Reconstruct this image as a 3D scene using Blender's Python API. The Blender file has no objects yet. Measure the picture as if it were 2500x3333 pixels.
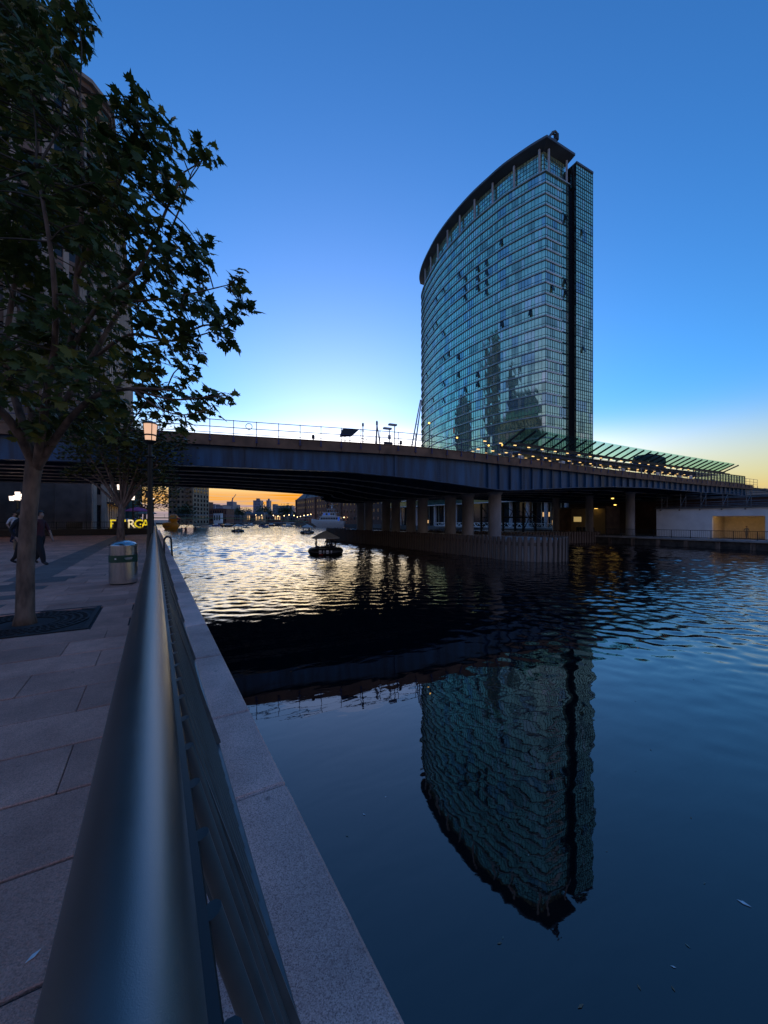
import bpy, bmesh, math, random
from mathutils import Vector, Matrix, noise
import numpy as np
R = math.radians
random.seed(7)
sc = bpy.context.scene
COL = sc.collection
# ------------------------------------------------------------------ camera
F, CU, HZ, CH = 1252.0, 1250.0, 1692.0, 3.6      # focal length (photo px), centre column, horizon row, eye height over the water
cam = bpy.data.cameras.new('camera'); cam_o = bpy.data.objects.new('camera', cam); COL.objects.link(cam_o); sc.camera = cam_o
cam_o.location = (0, 0, CH); cam_o.rotation_euler = (math.pi/2, 0, 0)
cam.sensor_fit = 'VERTICAL'; cam.sensor_height = 36; cam.lens = 36*F/3333; cam.shift_y = (HZ-1666.5)/3333
cam.clip_start = .03; cam.clip_end = 9000
# ------------------------------------------------------------------ sky, sun, exposure
K = .15                   # dusk light level: sky, sun and lamps all share it, and the exposure opens up by the same factor
SUN_AZ = R(-6.5)          # seen from the camera, a little left of straight ahead
SUN_DIR = Vector((math.sin(SUN_AZ), math.cos(SUN_AZ), 0))
w = bpy.data.worlds.new('World'); sc.world = w; w.use_nodes = True
nt = w.node_tree; N = nt.nodes; L = nt.links
sky = N.new('ShaderNodeTexSky'); sky.sky_type = 'NISHITA'; sky.sun_disc = False
sky.sun_elevation = R(-2.0); sky.sun_rotation = SUN_AZ
sky.air_density = 1.0; sky.dust_density = 1.0; sky.ozone_density = 3.0
def nmath(nt, op, a, b=None, c=None, clamp=False):
    n = nt.nodes.new('ShaderNodeMath'); n.operation = op; n.use_clamp = clamp
    for i, x in enumerate((a, b, c)):
        if x is None: continue
        if isinstance(x, (int, float)): n.inputs[i].default_value = x
        else: nt.links.new(x, n.inputs[i])
    return n.outputs[0]
def nmix(nt, mode, fac, a, b):
    n = nt.nodes.new('ShaderNodeMix'); n.data_type = 'RGBA'; n.blend_type = mode
    for s, x in ((n.inputs[0], fac), (n.inputs[6], a), (n.inputs[7], b)):
        if isinstance(x, (int, float)): s.default_value = x
        elif isinstance(x, tuple): s.default_value = x if len(x) == 4 else x+(1,)
        else: nt.links.new(x, s)
    return n.outputs[2]
tc = N.new('ShaderNodeTexCoord'); sep = N.new('ShaderNodeSeparateXYZ'); L.new(tc.outputs['Generated'], sep.inputs[0])
elev = nmath(nt, 'MULTIPLY', nmath(nt, 'ARCSINE', sep.outputs[2]), 180/math.pi)            # degrees above the horizon
dot = N.new('ShaderNodeVectorMath'); dot.operation = 'DOT_PRODUCT'; L.new(tc.outputs['Generated'], dot.inputs[0])
dot.inputs[1].default_value = (math.sin(SUN_AZ), math.cos(SUN_AZ), 0)
ang = nmath(nt, 'MULTIPLY', nmath(nt, 'ARCCOSINE', nmath(nt, 'MINIMUM', dot.outputs['Value'], .99999)), 180/math.pi)
def expfall(x, scale, power):       # exp(-(x/scale)^power)
    return nmath(nt, 'POWER', math.e, nmath(nt, 'MULTIPLY', nmath(nt, 'POWER', nmath(nt, 'DIVIDE', nmath(nt, 'ABSOLUTE', x), scale), power), -1.0))
base = nmix(nt, 'MULTIPLY', 1.0, sky.outputs[0], (1.72, 4.5, 4.4))
glow = nmath(nt, 'MULTIPLY', expfall(ang, 17.5, 1.4), 1.0)
c = nmix(nt, 'ADD', 1.0, base, nmix(nt, 'MIX', glow, (0, 0, 0), (1.1, .70, .42)))
inner = nmath(nt, 'MULTIPLY', expfall(ang, 11.0, 1.8), 1.0)
c = nmix(nt, 'ADD', 1.0, c, nmix(nt, 'MIX', inner, (0, 0, 0), (1.1, .9, .5)))
band = nmath(nt, 'MULTIPLY', expfall(elev, 9.3, 2.6), expfall(ang, 150.0, 2.2))
c = nmix(nt, 'MIX', nmath(nt, 'MULTIPLY', band, .96), c, (.92, .70, .24))
arch = nmath(nt, 'MULTIPLY', expfall(nmath(nt, 'SUBTRACT', elev, 8.4), 3.3, 2.2), expfall(ang, 30.0, 2.2))      # bright twilight arch over the sunset
c = nmix(nt, 'ADD', 1.0, c, nmix(nt, 'MIX', arch, (0, 0, 0), (2.9, 1.9, .75)))
# lit streaks of cloud low over the horizon
mp = N.new('ShaderNodeMapping'); L.new(tc.outputs['Generated'], mp.inputs[0]); mp.inputs['Scale'].default_value = (5, 5, 150)
cn = N.new('ShaderNodeTexNoise'); L.new(mp.outputs[0], cn.inputs['Vector']); cn.inputs['Scale'].default_value = 1.0; cn.inputs['Detail'].default_value = 5; cn.inputs['Distortion'].default_value = .6
cr = N.new('ShaderNodeMapRange'); L.new(cn.outputs[0], cr.inputs[0]); cr.inputs[1].default_value = .42; cr.inputs[2].default_value = .60
cl = nmath(nt, 'MULTIPLY', cr.outputs[0], expfall(nmath(nt, 'SUBTRACT', elev, 1.6), 2.1, 2.4))
low = nmath(nt, 'MULTIPLY', expfall(elev, 2.1, 3.0), .72)
c = nmix(nt, 'MIX', low, c, (.26, .21, .40))
c = nmix(nt, 'MIX', nmath(nt, 'MULTIPLY', cl, nmath(nt, 'MULTIPLY', expfall(ang, 45.0, 2.0), .85)), c, (.34, .24, .40))
hot = nmath(nt, 'MULTIPLY', expfall(nmath(nt, 'SUBTRACT', elev, 3.1), 1.25, 2.2), expfall(ang, 38.0, 2.0))
c = nmix(nt, 'MIX', nmath(nt, 'MULTIPLY', nmath(nt, 'MULTIPLY', hot, nmath(nt, 'SUBTRACT', 1.15, cl)), 1.0), c, (1.0, .36, .015))
anti = nmath(nt, 'MULTIPLY', expfall(nmath(nt, 'SUBTRACT', elev, 14.0), 13.0, 2.0), expfall(nmath(nt, 'SUBTRACT', 180.0, ang), 75.0, 2.6))
c = nmix(nt, 'MIX', nmath(nt, 'MULTIPLY', anti, .75), c, (.46, .36, .42))
bg = N['Background']; L.new(c, bg.inputs[0]); bg.inputs[1].default_value = K
sun = bpy.data.lights.new('sun', 'SUN'); sun_o = bpy.data.objects.new('sun', sun); COL.objects.link(sun_o)
sun.energy = .05*K; sun.angle = R(45); sun.color = (1, .72, .45)
sun_o.rotation_euler = (R(-(90-4)), 0, -SUN_AZ)      # low over the water, shining back towards the camera
sc.view_settings.view_transform = 'Standard'; sc.view_settings.look = 'None'; sc.view_settings.gamma = 1; sc.view_settings.exposure = math.log2(1/K)
try: sc.view_settings.use_curve_mapping = False
except Exception: pass
sc.cycles.max_bounces = 6; sc.cycles.diffuse_bounces = 2; sc.cycles.glossy_bounces = 4; sc.cycles.transmission_bounces = 4; sc.cycles.transparent_max_bounces = 8
sc.cycles.sample_clamp_indirect = 4
# ------------------------------------------------------------------ helpers
QA = R(30.8); DV = Vector((-math.sin(QA), math.cos(QA), 0)); NV = Vector((math.cos(QA), math.sin(QA), 0))   # along the quay, and out over the water
def Q(s, n, z=0.0): return DV*s + NV*n + Vector((0, 0, z))
def P(u, v, D): return Vector(((u-CU)/F*D, D, CH+(HZ-v)/F*D))          # photo pixel at a known depth
def G(u, v, z):                                                        # photo pixel that lies on a level surface
    D = F*(CH-z)/(v-HZ); return P(u, v, D)
def ray_n(u, n):                                                       # depth at which the ray of column u meets the vertical plane n
    return n/(NV.x*(u-CU)/F+NV.y)
QUAY = CH-1.45
def wl(o):
    v = Vector((0, 0, 0))
    while o: v += o.location; o = o.parent
    return v
class MB:
    def __init__(s): s.v = []; s.f = []; s.m = []; s.mi = 0
    def add(s, vs, fs):
        k = len(s.v); s.v += [tuple(x) for x in vs]; s.f += [tuple(i+k for i in f) for f in fs]; s.m += [s.mi]*len(fs); return s
    def box(s, c, size, rz=0.0, M=None):
        hx, hy, hz = size[0]/2, size[1]/2, size[2]/2; c = Vector(c); ca, sa = math.cos(rz), math.sin(rz); vs = []
        for z in (-hz, hz):
            for x, y in ((-hx, -hy), (hx, -hy), (hx, hy), (-hx, hy)):
                p = Vector((x, y, z))
                p = M @ p if M is not None else Vector((x*ca-y*sa, x*sa+y*ca, z))
                vs.append(c+p)
        return s.add(vs, [(0, 3, 2, 1), (4, 5, 6, 7), (0, 1, 5, 4), (1, 2, 6, 5), (2, 3, 7, 6), (3, 0, 4, 7)])
    def bar(s, a, b, w, h, up=(0, 0, 1)):          # rectangular bar from a to b
        a = Vector(a); b = Vector(b); d = (b-a).normalized(); up = Vector(up)
        x = d.cross(up)
        if x.length < 1e-4: x = d.cross(Vector((1, 0, 0)))
        x.normalize(); y = x.cross(d); vs = []
        for p in (a, b):
            for i, j in ((-1, -1), (1, -1), (1, 1), (-1, 1)): vs.append(p+x*(i*w/2)+y*(j*h/2))
        return s.add(vs, [(3, 2, 1, 0), (4, 5, 6, 7), (0, 1, 5, 4), (1, 2, 6, 5), (2, 3, 7, 6), (3, 0, 4, 7)])
    def tube(s, pts, rad, n=8, caps=True):
        pts = [Vector(p) for p in pts]; rad = rad if isinstance(rad, (list, tuple)) else [rad]*len(pts); vs = []; fs = []
        d0 = (pts[1]-pts[0]).normalized(); ref = Vector((0, 0, 1)) if abs(d0.z) < .9 else Vector((1, 0, 0))
        x = d0.cross(ref).normalized()
        for i, p in enumerate(pts):
            d = (pts[min(i+1, len(pts)-1)]-pts[max(i-1, 0)])
            if d.length < 1e-9: d = d0
            d.normalize(); x = (x-d*x.dot(d)).normalized(); y = d.cross(x)
            for k in range(n):
                a = 2*math.pi*k/n; vs.append(p+(x*math.cos(a)+y*math.sin(a))*rad[i])
        for i in range(len(pts)-1):
            for k in range(n): fs.append((i*n+k, i*n+(k+1) % n, (i+1)*n+(k+1) % n, (i+1)*n+k))
        if caps: fs.append(tuple(range(n-1, -1, -1))); fs.append(tuple(range((len(pts)-1)*n, len(pts)*n)))
        return s.add(vs, fs)
    def lathe(s, prof, c=(0, 0, 0), n=16, a0=0.0):   # prof: (r, z)
        c = Vector(c); vs = []; fs = []
        for r, z in prof:
            for k in range(n):
                a = a0+2*math.pi*k/n; vs.append(c+Vector((r*math.cos(a), r*math.sin(a), z)))
        for i in range(len(prof)-1):
            for k in range(n): fs.append((i*n+k, i*n+(k+1) % n, (i+1)*n+(k+1) % n, (i+1)*n+k))
        fs.append(tuple(range(n-1, -1, -1))); fs.append(tuple(range((len(prof)-1)*n, len(prof)*n)))
        return s.add(vs, fs)
    def prism(s, poly, z0, z1):
        n = len(poly); vs = [(p[0], p[1], z0) for p in poly]+[(p[0], p[1], z1) for p in poly]
        a = sum(poly[i][0]*poly[(i+1) % n][1]-poly[(i+1) % n][0]*poly[i][1] for i in range(n))
        fs = [tuple(range(n-1, -1, -1)), tuple(range(n, 2*n))]+[(i, (i+1) % n, (i+1) % n+n, i+n) for i in range(n)]
        if a < 0: fs = [f[::-1] for f in fs]
        return s.add(vs, fs)
    def loft(s, rows, closed=False):                # rows of equal length -> quad sheet; closed joins each row's ends
        n = len(rows[0]); vs = [p for r in rows for p in r]; fs = []
        for i in range(len(rows)-1):
            for k in range(n if closed else n-1): fs.append((i*n+k, i*n+(k+1) % n, (i+1)*n+(k+1) % n, (i+1)*n+k))
        if closed: fs.append(tuple(range(n-1, -1, -1))); fs.append(tuple(range((len(rows)-1)*n, len(rows)*n)))
        return s.add(vs, fs)
    def ball(s, c, r, nu=10, nv=7):
        if not isinstance(r, (tuple, list)): r = (r, r, r)
        prof = []; c = Vector(c); vs = []; fs = []
        for j in range(nv+1):
            t = math.pi*j/nv
            t = min(max(t, .02), math.pi-.02)
            for i in range(nu):
                a = 2*math.pi*i/nu; vs.append(c+Vector((r[0]*math.sin(t)*math.cos(a), r[1]*math.sin(t)*math.sin(a), -r[2]*math.cos(t))))
        for j in range(nv):
            for i in range(nu): fs.append((j*nu+i, j*nu+(i+1) % nu, (j+1)*nu+(i+1) % nu, (j+1)*nu+i))
        return s.add(vs, fs)
    def mesh(s, name, mats, smooth=False):
        me = bpy.data.meshes.new(name); me.from_pydata(s.v, [], s.f)
        for m in (mats if isinstance(mats, (list, tuple)) else [mats]): me.materials.append(M[m])
        if any(s.m): me.polygons.foreach_set('material_index', s.m)
        if smooth: me.polygons.foreach_set('use_smooth', [True]*len(s.f))
        me.update(); return me
    def build(s, name, mats, parent=None, smooth=False, world=False, bevel=0, kind=None, label=None, auto=None):
        if world and parent is not None:
            o = wl(parent); s.v = [(x-o.x, y-o.y, z-o.z) for x, y, z in s.v]
        me = s.mesh(name, mats, smooth)
        ob = bpy.data.objects.new(name, me); COL.objects.link(ob); ob.parent = parent
        if bevel:
            bm = bmesh.new(); bm.from_mesh(me); bmesh.ops.bevel(bm, geom=bm.edges[:], offset=bevel, segments=1, affect='EDGES', clamp_overlap=True); bm.to_mesh(me); bm.free()
        if auto: me.set_sharp_from_angle(angle=R(auto))
        if kind: ob['kind'] = kind
        if label: ob['label'] = label
        return ob
def link(name, me, parent=None, loc=(0, 0, 0), rot=(0, 0, 0), scale=(1, 1, 1)):
    ob = bpy.data.objects.new(name, me); COL.objects.link(ob); ob.parent = parent
    ob.location = loc; ob.rotation_euler = rot; ob.scale = scale; return ob
def tag(o, label, cat, group=None, kind=None):
    o['label'] = label; o['category'] = cat
    if group: o['group'] = group
    if kind: o['kind'] = kind
    return o
def thing(name, label, cat, loc=(0, 0, 0), rz=0.0, group=None):
    o = bpy.data.objects.new(name, None); COL.objects.link(o); o.location = loc; o.rotation_euler = (0, 0, rz); o.empty_display_size = .1
    return tag(o, label, cat, group)
def structure(o): o['kind'] = 'structure'; return o
KIDS = {}
def copy_tree(o, parent=None):
    c = o.copy(); COL.objects.link(c); c.parent = parent
    for ch in [x for x in bpy.data.objects if x.parent == o]: copy_tree(ch, c)
    return c
# ------------------------------------------------------------------ materials
M = {}
def mat(name, col, rough=.6, metal=0.0, vary=.12, vscale=3.0, bump=0.0, bscale=20.0, emit=None, estr=0.0, coat=0.0, spec=None, detail=4, aniso=None, dist=.02, col2=None):
    m = bpy.data.materials.new(name); m.use_nodes = True; nt = m.node_tree; b = nt.nodes['Principled BSDF']
    b.inputs['Roughness'].default_value = rough; b.inputs['Metallic'].default_value = metal
    if spec is not None: b.inputs['Specular IOR Level'].default_value = spec
    if coat: b.inputs['Coat Weight'].default_value = coat
    t = nt.nodes.new('ShaderNodeTexCoord'); src = t.outputs['Object']
    if aniso:
        mpn = nt.nodes.new('ShaderNodeMapping'); nt.links.new(src, mpn.inputs[0]); mpn.inputs['Scale'].default_value = aniso; src = mpn.outputs[0]
    if vary or col2:
        n = nt.nodes.new('ShaderNodeTexNoise'); nt.links.new(src, n.inputs['Vector']); n.inputs['Scale'].default_value = vscale; n.inputs['Detail'].default_value = detail
        r = nt.nodes.new('ShaderNodeValToRGB'); nt.links.new(n.outputs[0], r.inputs[0])
        lo = tuple(max(0, x*(1-vary*1.6)) for x in col); hi = tuple(min(1, x*(1+vary*1.6)) for x in col)
        if col2: lo, hi = col, col2
        r.color_ramp.elements[0].position = .3; r.color_ramp.elements[1].position = .7
        r.color_ramp.elements[0].color = lo+(1,); r.color_ramp.elements[1].color = hi+(1,)
        nt.links.new(r.outputs[0], b.inputs['Base Color'])
        rr = nt.nodes.new('ShaderNodeMapRange'); nt.links.new(n.outputs[0], rr.inputs[0]); rr.inputs[3].default_value = max(.02, rough*.8); rr.inputs[4].default_value = min(1, rough*1.2); nt.links.new(rr.outputs[0], b.inputs['Roughness'])
    else: b.inputs['Base Color'].default_value = col+(1,)
    if bump:
        n2 = nt.nodes.new('ShaderNodeTexNoise'); nt.links.new(src, n2.inputs['Vector']); n2.inputs['Scale'].default_value = bscale; n2.inputs['Detail'].default_value = 5
        bp = nt.nodes.new('ShaderNodeBump'); nt.links.new(n2.outputs[0], bp.inputs['Height']); bp.inputs['Strength'].default_value = bump; bp.inputs['Distance'].default_value = dist; nt.links.new(bp.outputs[0], b.inputs['Normal'])
    if emit:
        b.inputs['Emission Color'].default_value = emit+(1,); b.inputs['Emission Strength'].default_value = estr*K
    M[name] = m; return m
def speckle(name, cols, scale, rough=.7, bump=.15, joint=None):     # granite: cell speckle of a few colours with slow stains
    m = bpy.data.materials.new(name); m.use_nodes = True; nt = m.node_tree; b = nt.nodes['Principled BSDF']; b.inputs['Roughness'].default_value = rough
    t = nt.nodes.new('ShaderNodeTexCoord'); g = nt.nodes.new('ShaderNodeNewGeometry')
    vo = nt.nodes.new('ShaderNodeTexVoronoi'); nt.links.new(g.outputs['Position'], vo.inputs['Vector']); vo.inputs['Scale'].default_value = scale
    sp = nt.nodes.new('ShaderNodeSeparateColor'); nt.links.new(vo.outputs['Color'], sp.inputs[0])
    r = nt.nodes.new('ShaderNodeValToRGB'); nt.links.new(sp.outputs[0], r.inputs[0])
    while len(r.color_ramp.elements) < len(cols): r.color_ramp.elements.new(.5)
    for i, cc in enumerate(cols): r.color_ramp.elements[i].position = i/(len(cols)-1); r.color_ramp.elements[i].color = cc+(1,)
    n = nt.nodes.new('ShaderNodeTexNoise'); nt.links.new(g.outputs['Position'], n.inputs['Vector']); n.inputs['Scale'].default_value = 1.7; n.inputs['Detail'].default_value = 6; n.inputs['Roughness'].default_value = .65
    mr = nt.nodes.new('ShaderNodeMapRange'); nt.links.new(n.outputs[0], mr.inputs[0]); mr.inputs[1].default_value = .3; mr.inputs[2].default_value = .7; mr.inputs[3].default_value = .68; mr.inputs[4].default_value = 1.2
    oi = nt.nodes.new('ShaderNodeObjectInfo'); tone = nmath(nt, 'MULTIPLY', mr.outputs[0], nmath(nt, 'ADD', nmath(nt, 'MULTIPLY', oi.outputs['Random'], .42), .78))
    v2 = nt.nodes.new('ShaderNodeTexVoronoi'); nt.links.new(g.outputs['Position'], v2.inputs['Vector']); v2.inputs['Scale'].default_value = 4.2     # trodden gum and drip marks
    gm = nt.nodes.new('ShaderNodeMapRange'); nt.links.new(v2.outputs['Distance'], gm.inputs[0]); gm.inputs[1].default_value = .05; gm.inputs[2].default_value = .085; gm.inputs[3].default_value = .58; gm.inputs[4].default_value = 1.0
    tone = nmath(nt, 'MULTIPLY', tone, gm.outputs[0])
    vm = nt.nodes.new('ShaderNodeVectorMath'); vm.operation = 'SCALE'; nt.links.new(r.outputs[0], vm.inputs[0]); nt.links.new(tone, vm.inputs['Scale'])
    nt.links.new(vm.outputs[0], b.inputs['Base Color'])
    n2 = nt.nodes.new('ShaderNodeTexNoise'); nt.links.new(g.outputs['Position'], n2.inputs['Vector']); n2.inputs['Scale'].default_value = scale*.35; n2.inputs['Detail'].default_value = 4
    bp = nt.nodes.new('ShaderNodeBump'); nt.links.new(n2.outputs[0], bp.inputs['Height']); bp.inputs['Strength'].default_value = bump; bp.inputs['Distance'].default_value = .01; nt.links.new(bp.outputs[0], b.inputs['Normal'])
    M[name] = m; return m
speckle('granite_paving', [(.44, .20, .14), (.62, .285, .20), (.70, .325, .235), (.78, .38, .28)], 240, .78, .8)
speckle('granite_dark', [(.10, .07, .06), (.18, .13, .11), (.23, .16, .14)], 160, .7, .4)
speckle('granite_coping', [(.34, .18, .15), (.68, .39, .33), (.80, .48, .40), (.90, .58, .49)], 300, .62, .35)
mat('joint', (.03, .028, .03), .9)
mat('dark_stone', (.06, .055, .05), .85, vary=.35, vscale=1.5, bump=.6, bscale=6, dist=.05)
mat('rough_stone', (.16, .15, .13), .9, vary=.4, vscale=9, bump=.8, bscale=18, dist=.03)
mat('rail_paint', (.19, .19, .18), .36, .8, vary=.05, vscale=5, bump=.17, bscale=800, dist=.001)
mat('bar_paint', (.075, .092, .095), .33, .1, vary=.15, vscale=10)
mat('bark', (.16, .105, .075), .92, vary=.4, vscale=9, bump=.7, bscale=30, dist=.02, aniso=(1, 1, .35))
mat('twig', (.07, .055, .04), .9, vary=.2)
def leaf_mat(name, col, col2, trans=.25):
    m = mat(name, col, .5, vary=.1, vscale=1.1, col2=col2, spec=.3); nt = m.node_tree; b = nt.nodes['Principled BSDF']; out = nt.nodes['Material Output']
    tr = nt.nodes.new('ShaderNodeBsdfTranslucent'); nt.links.new(b.inputs['Base Color'].links[0].from_socket, tr.inputs[0])
    mx = nt.nodes.new('ShaderNodeMixShader'); mx.inputs[0].default_value = trans; nt.links.new(b.outputs[0], mx.inputs[1]); nt.links.new(tr.outputs[0], mx.inputs[2]); nt.links.new(mx.outputs[0], out.inputs[0])
leaf_mat('leaf_dark', (.045, .078, .022), (.095, .13, .03)); leaf_mat('leaf_warm', (.14, .14, .025), (.20, .18, .035), .4); leaf_mat('leaf_far', (.05, .07, .03), (.09, .10, .04), .15)
def translucent(name, f):
    nt = M[name].node_tree; b = nt.nodes['Principled BSDF']; tr = nt.nodes.new('ShaderNodeBsdfTranslucent'); l = b.inputs['Base Color'].links
    if l: nt.links.new(l[0].from_socket, tr.inputs[0])
    else: tr.inputs[0].default_value = b.inputs['Base Color'].default_value
    mx = nt.nodes.new('ShaderNodeMixShader'); mx.inputs[0].default_value = f; nt.links.new(b.outputs[0], mx.inputs[1]); nt.links.new(tr.outputs[0], mx.inputs[2]); nt.links.new(mx.outputs[0], nt.nodes['Material Output'].inputs[0])
mat('iron', (.02, .022, .025), .6, .3, vary=.3, vscale=12, bump=.2, bscale=60)
mat('lamp_post_paint', (.015, .02, .022), .4, .2)
mat('steel_brushed', (.50, .50, .50), .24, 1.0, vary=.08, vscale=5, aniso=(60, 60, 1))
mat('bin_green', (.01, .07, .045), .35)
mat('white_paint', (.75, .75, .74), .5, vary=.06)
mat('girder_blue', (.020, .072, .145), .5, vary=.40, vscale=1.2, aniso=(1.6, 1.6, .18), bump=.05, bscale=3, detail=6)
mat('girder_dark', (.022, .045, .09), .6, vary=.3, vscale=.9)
mat('flange_highlight', (.42, .38, .36), .6, vary=.3, vscale=2)  # light caught along the inner flange edges is put into this pale colour
mat('parapet', (.20, .12, .075), .85, vary=.28, vscale=.9, bump=.2, bscale=8)
mat('deck_dark', (.04, .04, .045), .85, vary=.3)
mat('rail_purple', (.05, .05, .14), .5, vary=.1)
mat('galv', (.30, .32, .36), .45, .5, vary=.15)
mat('pier_concrete', (.30, .28, .27), .85, vary=.28, vscale=.7, bump=.3, bscale=6, aniso=(1, 1, .3))
mat('pile_timber', (.14, .105, .085), .9, vary=.45, vscale=2.2, bump=.6, bscale=14, aniso=(2, 2, .35), dist=.03)
mat('pile_fill', (.28, .26, .25), .95, vary=.25, vscale=1.0, bump=.4, bscale=9)
mat('concrete', (.30, .29, .28), .9, vary=.2, vscale=.8, bump=.3, bscale=7)
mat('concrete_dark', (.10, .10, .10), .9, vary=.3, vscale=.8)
mat('dark_steel', (.03, .032, .036), .55, .3)
mat('black_rubber', (.012, .012, .014), .45, vary=.15)
mat('canvas_pale', (.75, .75, .72), .8, vary=.08)
mat('tan_skin', (.32, .20, .15), .6, vary=.05); mat('dark_hair', (.015, .012, .01), .6)
mat('cloth_white', (.62, .66, .72), .9, vary=.08, vscale=8); mat('cloth_black', (.012, .012, .015), .9); mat('cloth_maroon', (.06, .015, .02), .9, vary=.15); mat('cloth_navy', (.02, .03, .07), .9); mat('cloth_grey', (.14, .15, .17), .9); mat('cloth_tan', (.25, .18, .11), .9); mat('cloth_red', (.35, .03, .02), .8); mat('cloth_pink', (.6, .10, .25), .8); mat('cloth_blue', (.16, .2, .5), .85)
mat('duck_yellow', (1.0, .45, .05), .45, vary=.06); mat('duck_beak', (.75, .16, .12), .45)
translucent('duck_yellow', .55); translucent('canvas_pale', .45)
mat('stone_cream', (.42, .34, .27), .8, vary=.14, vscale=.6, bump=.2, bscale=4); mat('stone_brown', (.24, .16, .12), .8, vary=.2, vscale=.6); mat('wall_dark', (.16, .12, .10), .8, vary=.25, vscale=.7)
mat('copper_green', (.10, .24, .22), .6, vary=.2); mat('teal_glass', (.03, .12, .14), .12, .3, vary=.2, vscale=.4)
mat('dark_glass', (.015, .02, .025), .08, vary=.1); mat('brick', (.20, .085, .055), .85, vary=.25, vscale=.5, bump=.2, bscale=3); mat('brick_dark', (.10, .055, .045), .85, vary=.25, vscale=.5); mat('brick_tan', (.36, .26, .17), .85, vary=.15, vscale=.4)
mat('slate', (.07, .075, .085), .7, vary=.2); mat('far_tower', (.16, .20, .28), .6, vary=.12, vscale=.05); mat('far_tower_glass', (.07, .10, .16), .25, .2, vary=.15, vscale=.1); mat('far_house', (.14, .12, .12), .8, vary=.3, vscale=.05)  # far_tower blues: distance haze is mixed into the base colour
mat('wall_white', (.80, .80, .78), .8, vary=.06, vscale=.8, bump=.1, bscale=5); mat('wall_cream', (.55, .46, .32), .8, vary=.06)
mat('scaffold', (.16, .17, .18), .5, .6, vary=.2)
mat('hull_white', (.85, .85, .83), .35, vary=.06); mat('yacht_blue', (.02, .06, .5), .3, emit=(.05, .2, 1), estr=.25)
mat('grass_green', (.05, .08, .03), .9, vary=.3, vscale=.1); mat('ground', (.10, .095, .09), .95, vary=.3, vscale=.05)
mat('pontoon', (.22, .26, .20), .7, vary=.2); mat('fb_green', (.16, .22, .12), .6)
def glow(name, col, s): mat(name, tuple(min(1, x) for x in col), .5, vary=0, emit=col, estr=s)
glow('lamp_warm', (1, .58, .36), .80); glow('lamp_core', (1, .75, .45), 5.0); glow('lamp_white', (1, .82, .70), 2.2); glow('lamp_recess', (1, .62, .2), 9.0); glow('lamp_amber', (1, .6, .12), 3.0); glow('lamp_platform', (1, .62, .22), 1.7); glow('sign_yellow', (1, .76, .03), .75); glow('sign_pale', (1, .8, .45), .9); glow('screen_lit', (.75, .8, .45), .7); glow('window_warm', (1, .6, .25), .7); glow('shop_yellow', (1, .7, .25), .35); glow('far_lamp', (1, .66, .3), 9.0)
# ------------------------------------------------------------------ water and land
def water_material():
    m = bpy.data.materials.new('water'); m.use_nodes = True; nt = m.node_tree; b = nt.nodes['Principled BSDF']
    b.inputs['Base Color'].default_value = (.0015, .004, .006, 1); b.inputs['Roughness'].default_value = .015; b.inputs['IOR'].default_value = 1.95; b.inputs['Specular Tint'].default_value = (1.0, .84, .74, 1)
    t = nt.nodes.new('ShaderNodeTexCoord'); sp = nt.nodes.new('ShaderNodeSeparateXYZ'); nt.links.new(t.outputs['Object'], sp.inputs[0])
    def noi(sx, sy, rot, detail=3, w=0.0, dist=.3):
        mp = nt.nodes.new('ShaderNodeMapping'); nt.links.new(t.outputs['Object'], mp.inputs[0]); mp.inputs['Scale'].default_value = (sx, sy, 1); mp.inputs['Rotation'].default_value = (0, 0, R(rot)); mp.inputs['Location'].default_value = (w, w*.7, 0)
        n = nt.nodes.new('ShaderNodeTexNoise'); nt.links.new(mp.outputs[0], n.inputs['Vector']); n.inputs['Scale'].default_value = 1; n.inputs['Detail'].default_value = detail; n.inputs['Distortion'].default_value = dist
        return nmath(nt, 'SUBTRACT', n.outputs[0], .5)
    # distance from the sheltered corner by the wall: the breeze roughens the dock farther out
    dist = nmath(nt, 'SQRT', nmath(nt, 'ADD', nmath(nt, 'POWER', nmath(nt, 'SUBTRACT', sp.outputs[0], 1.5), 2.0), nmath(nt, 'POWER', sp.outputs[1], 2.0)))
    ru = nt.nodes.new('ShaderNodeMapRange'); ru.interpolation_type = 'SMOOTHSTEP'; nt.links.new(nmath(nt, 'ADD', dist, nmath(nt, 'MULTIPLY', noi(.10, .10, 0, 2, 3.0), 14.0)), ru.inputs[0]); ru.inputs[1].default_value = 8.0; ru.inputs[2].default_value = 27.0; ru.inputs[3].default_value = .02; ru.inputs[4].default_value = 1.0
    fine = noi(5.5, 7.5, 12, 3); mid = noi(1.5, 2.6, -8, 3, 5.0); calm = noi(.9, 2.2, 6, 2, 2.0)
    far = nt.nodes.new('ShaderNodeMapRange'); nt.links.new(sp.outputs[1], far.inputs[0]); far.inputs[1].default_value = 30.0; far.inputs[2].default_value = 70.0
    h = nmath(nt, 'MULTIPLY', nmath(nt, 'ADD', nmath(nt, 'MULTIPLY', fine, .012), nmath(nt, 'MULTIPLY', nmath(nt, 'MULTIPLY', mid, .07), far.outputs[0])), ru.outputs[0])
    h = nmath(nt, 'ADD', h, nmath(nt, 'MULTIPLY', calm, .0028))
    bp = nt.nodes.new('ShaderNodeBump'); nt.links.new(h, bp.inputs['Height']); bp.inputs['Strength'].default_value = 1.0; bp.inputs['Distance'].default_value = 1.0
    nt.links.new(bp.outputs[0], b.inputs['Normal']); M['water'] = m
water_material()
def axis(segs):
    out = [segs[0][0]]
    for a, b_, st0, st1 in segs:
        x = a
        while x < b_-1e-6: x = min(b_, x+st0+(st1-st0)*(x-a)/(b_-a)); out.append(x)
    return np.array(out)
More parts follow.
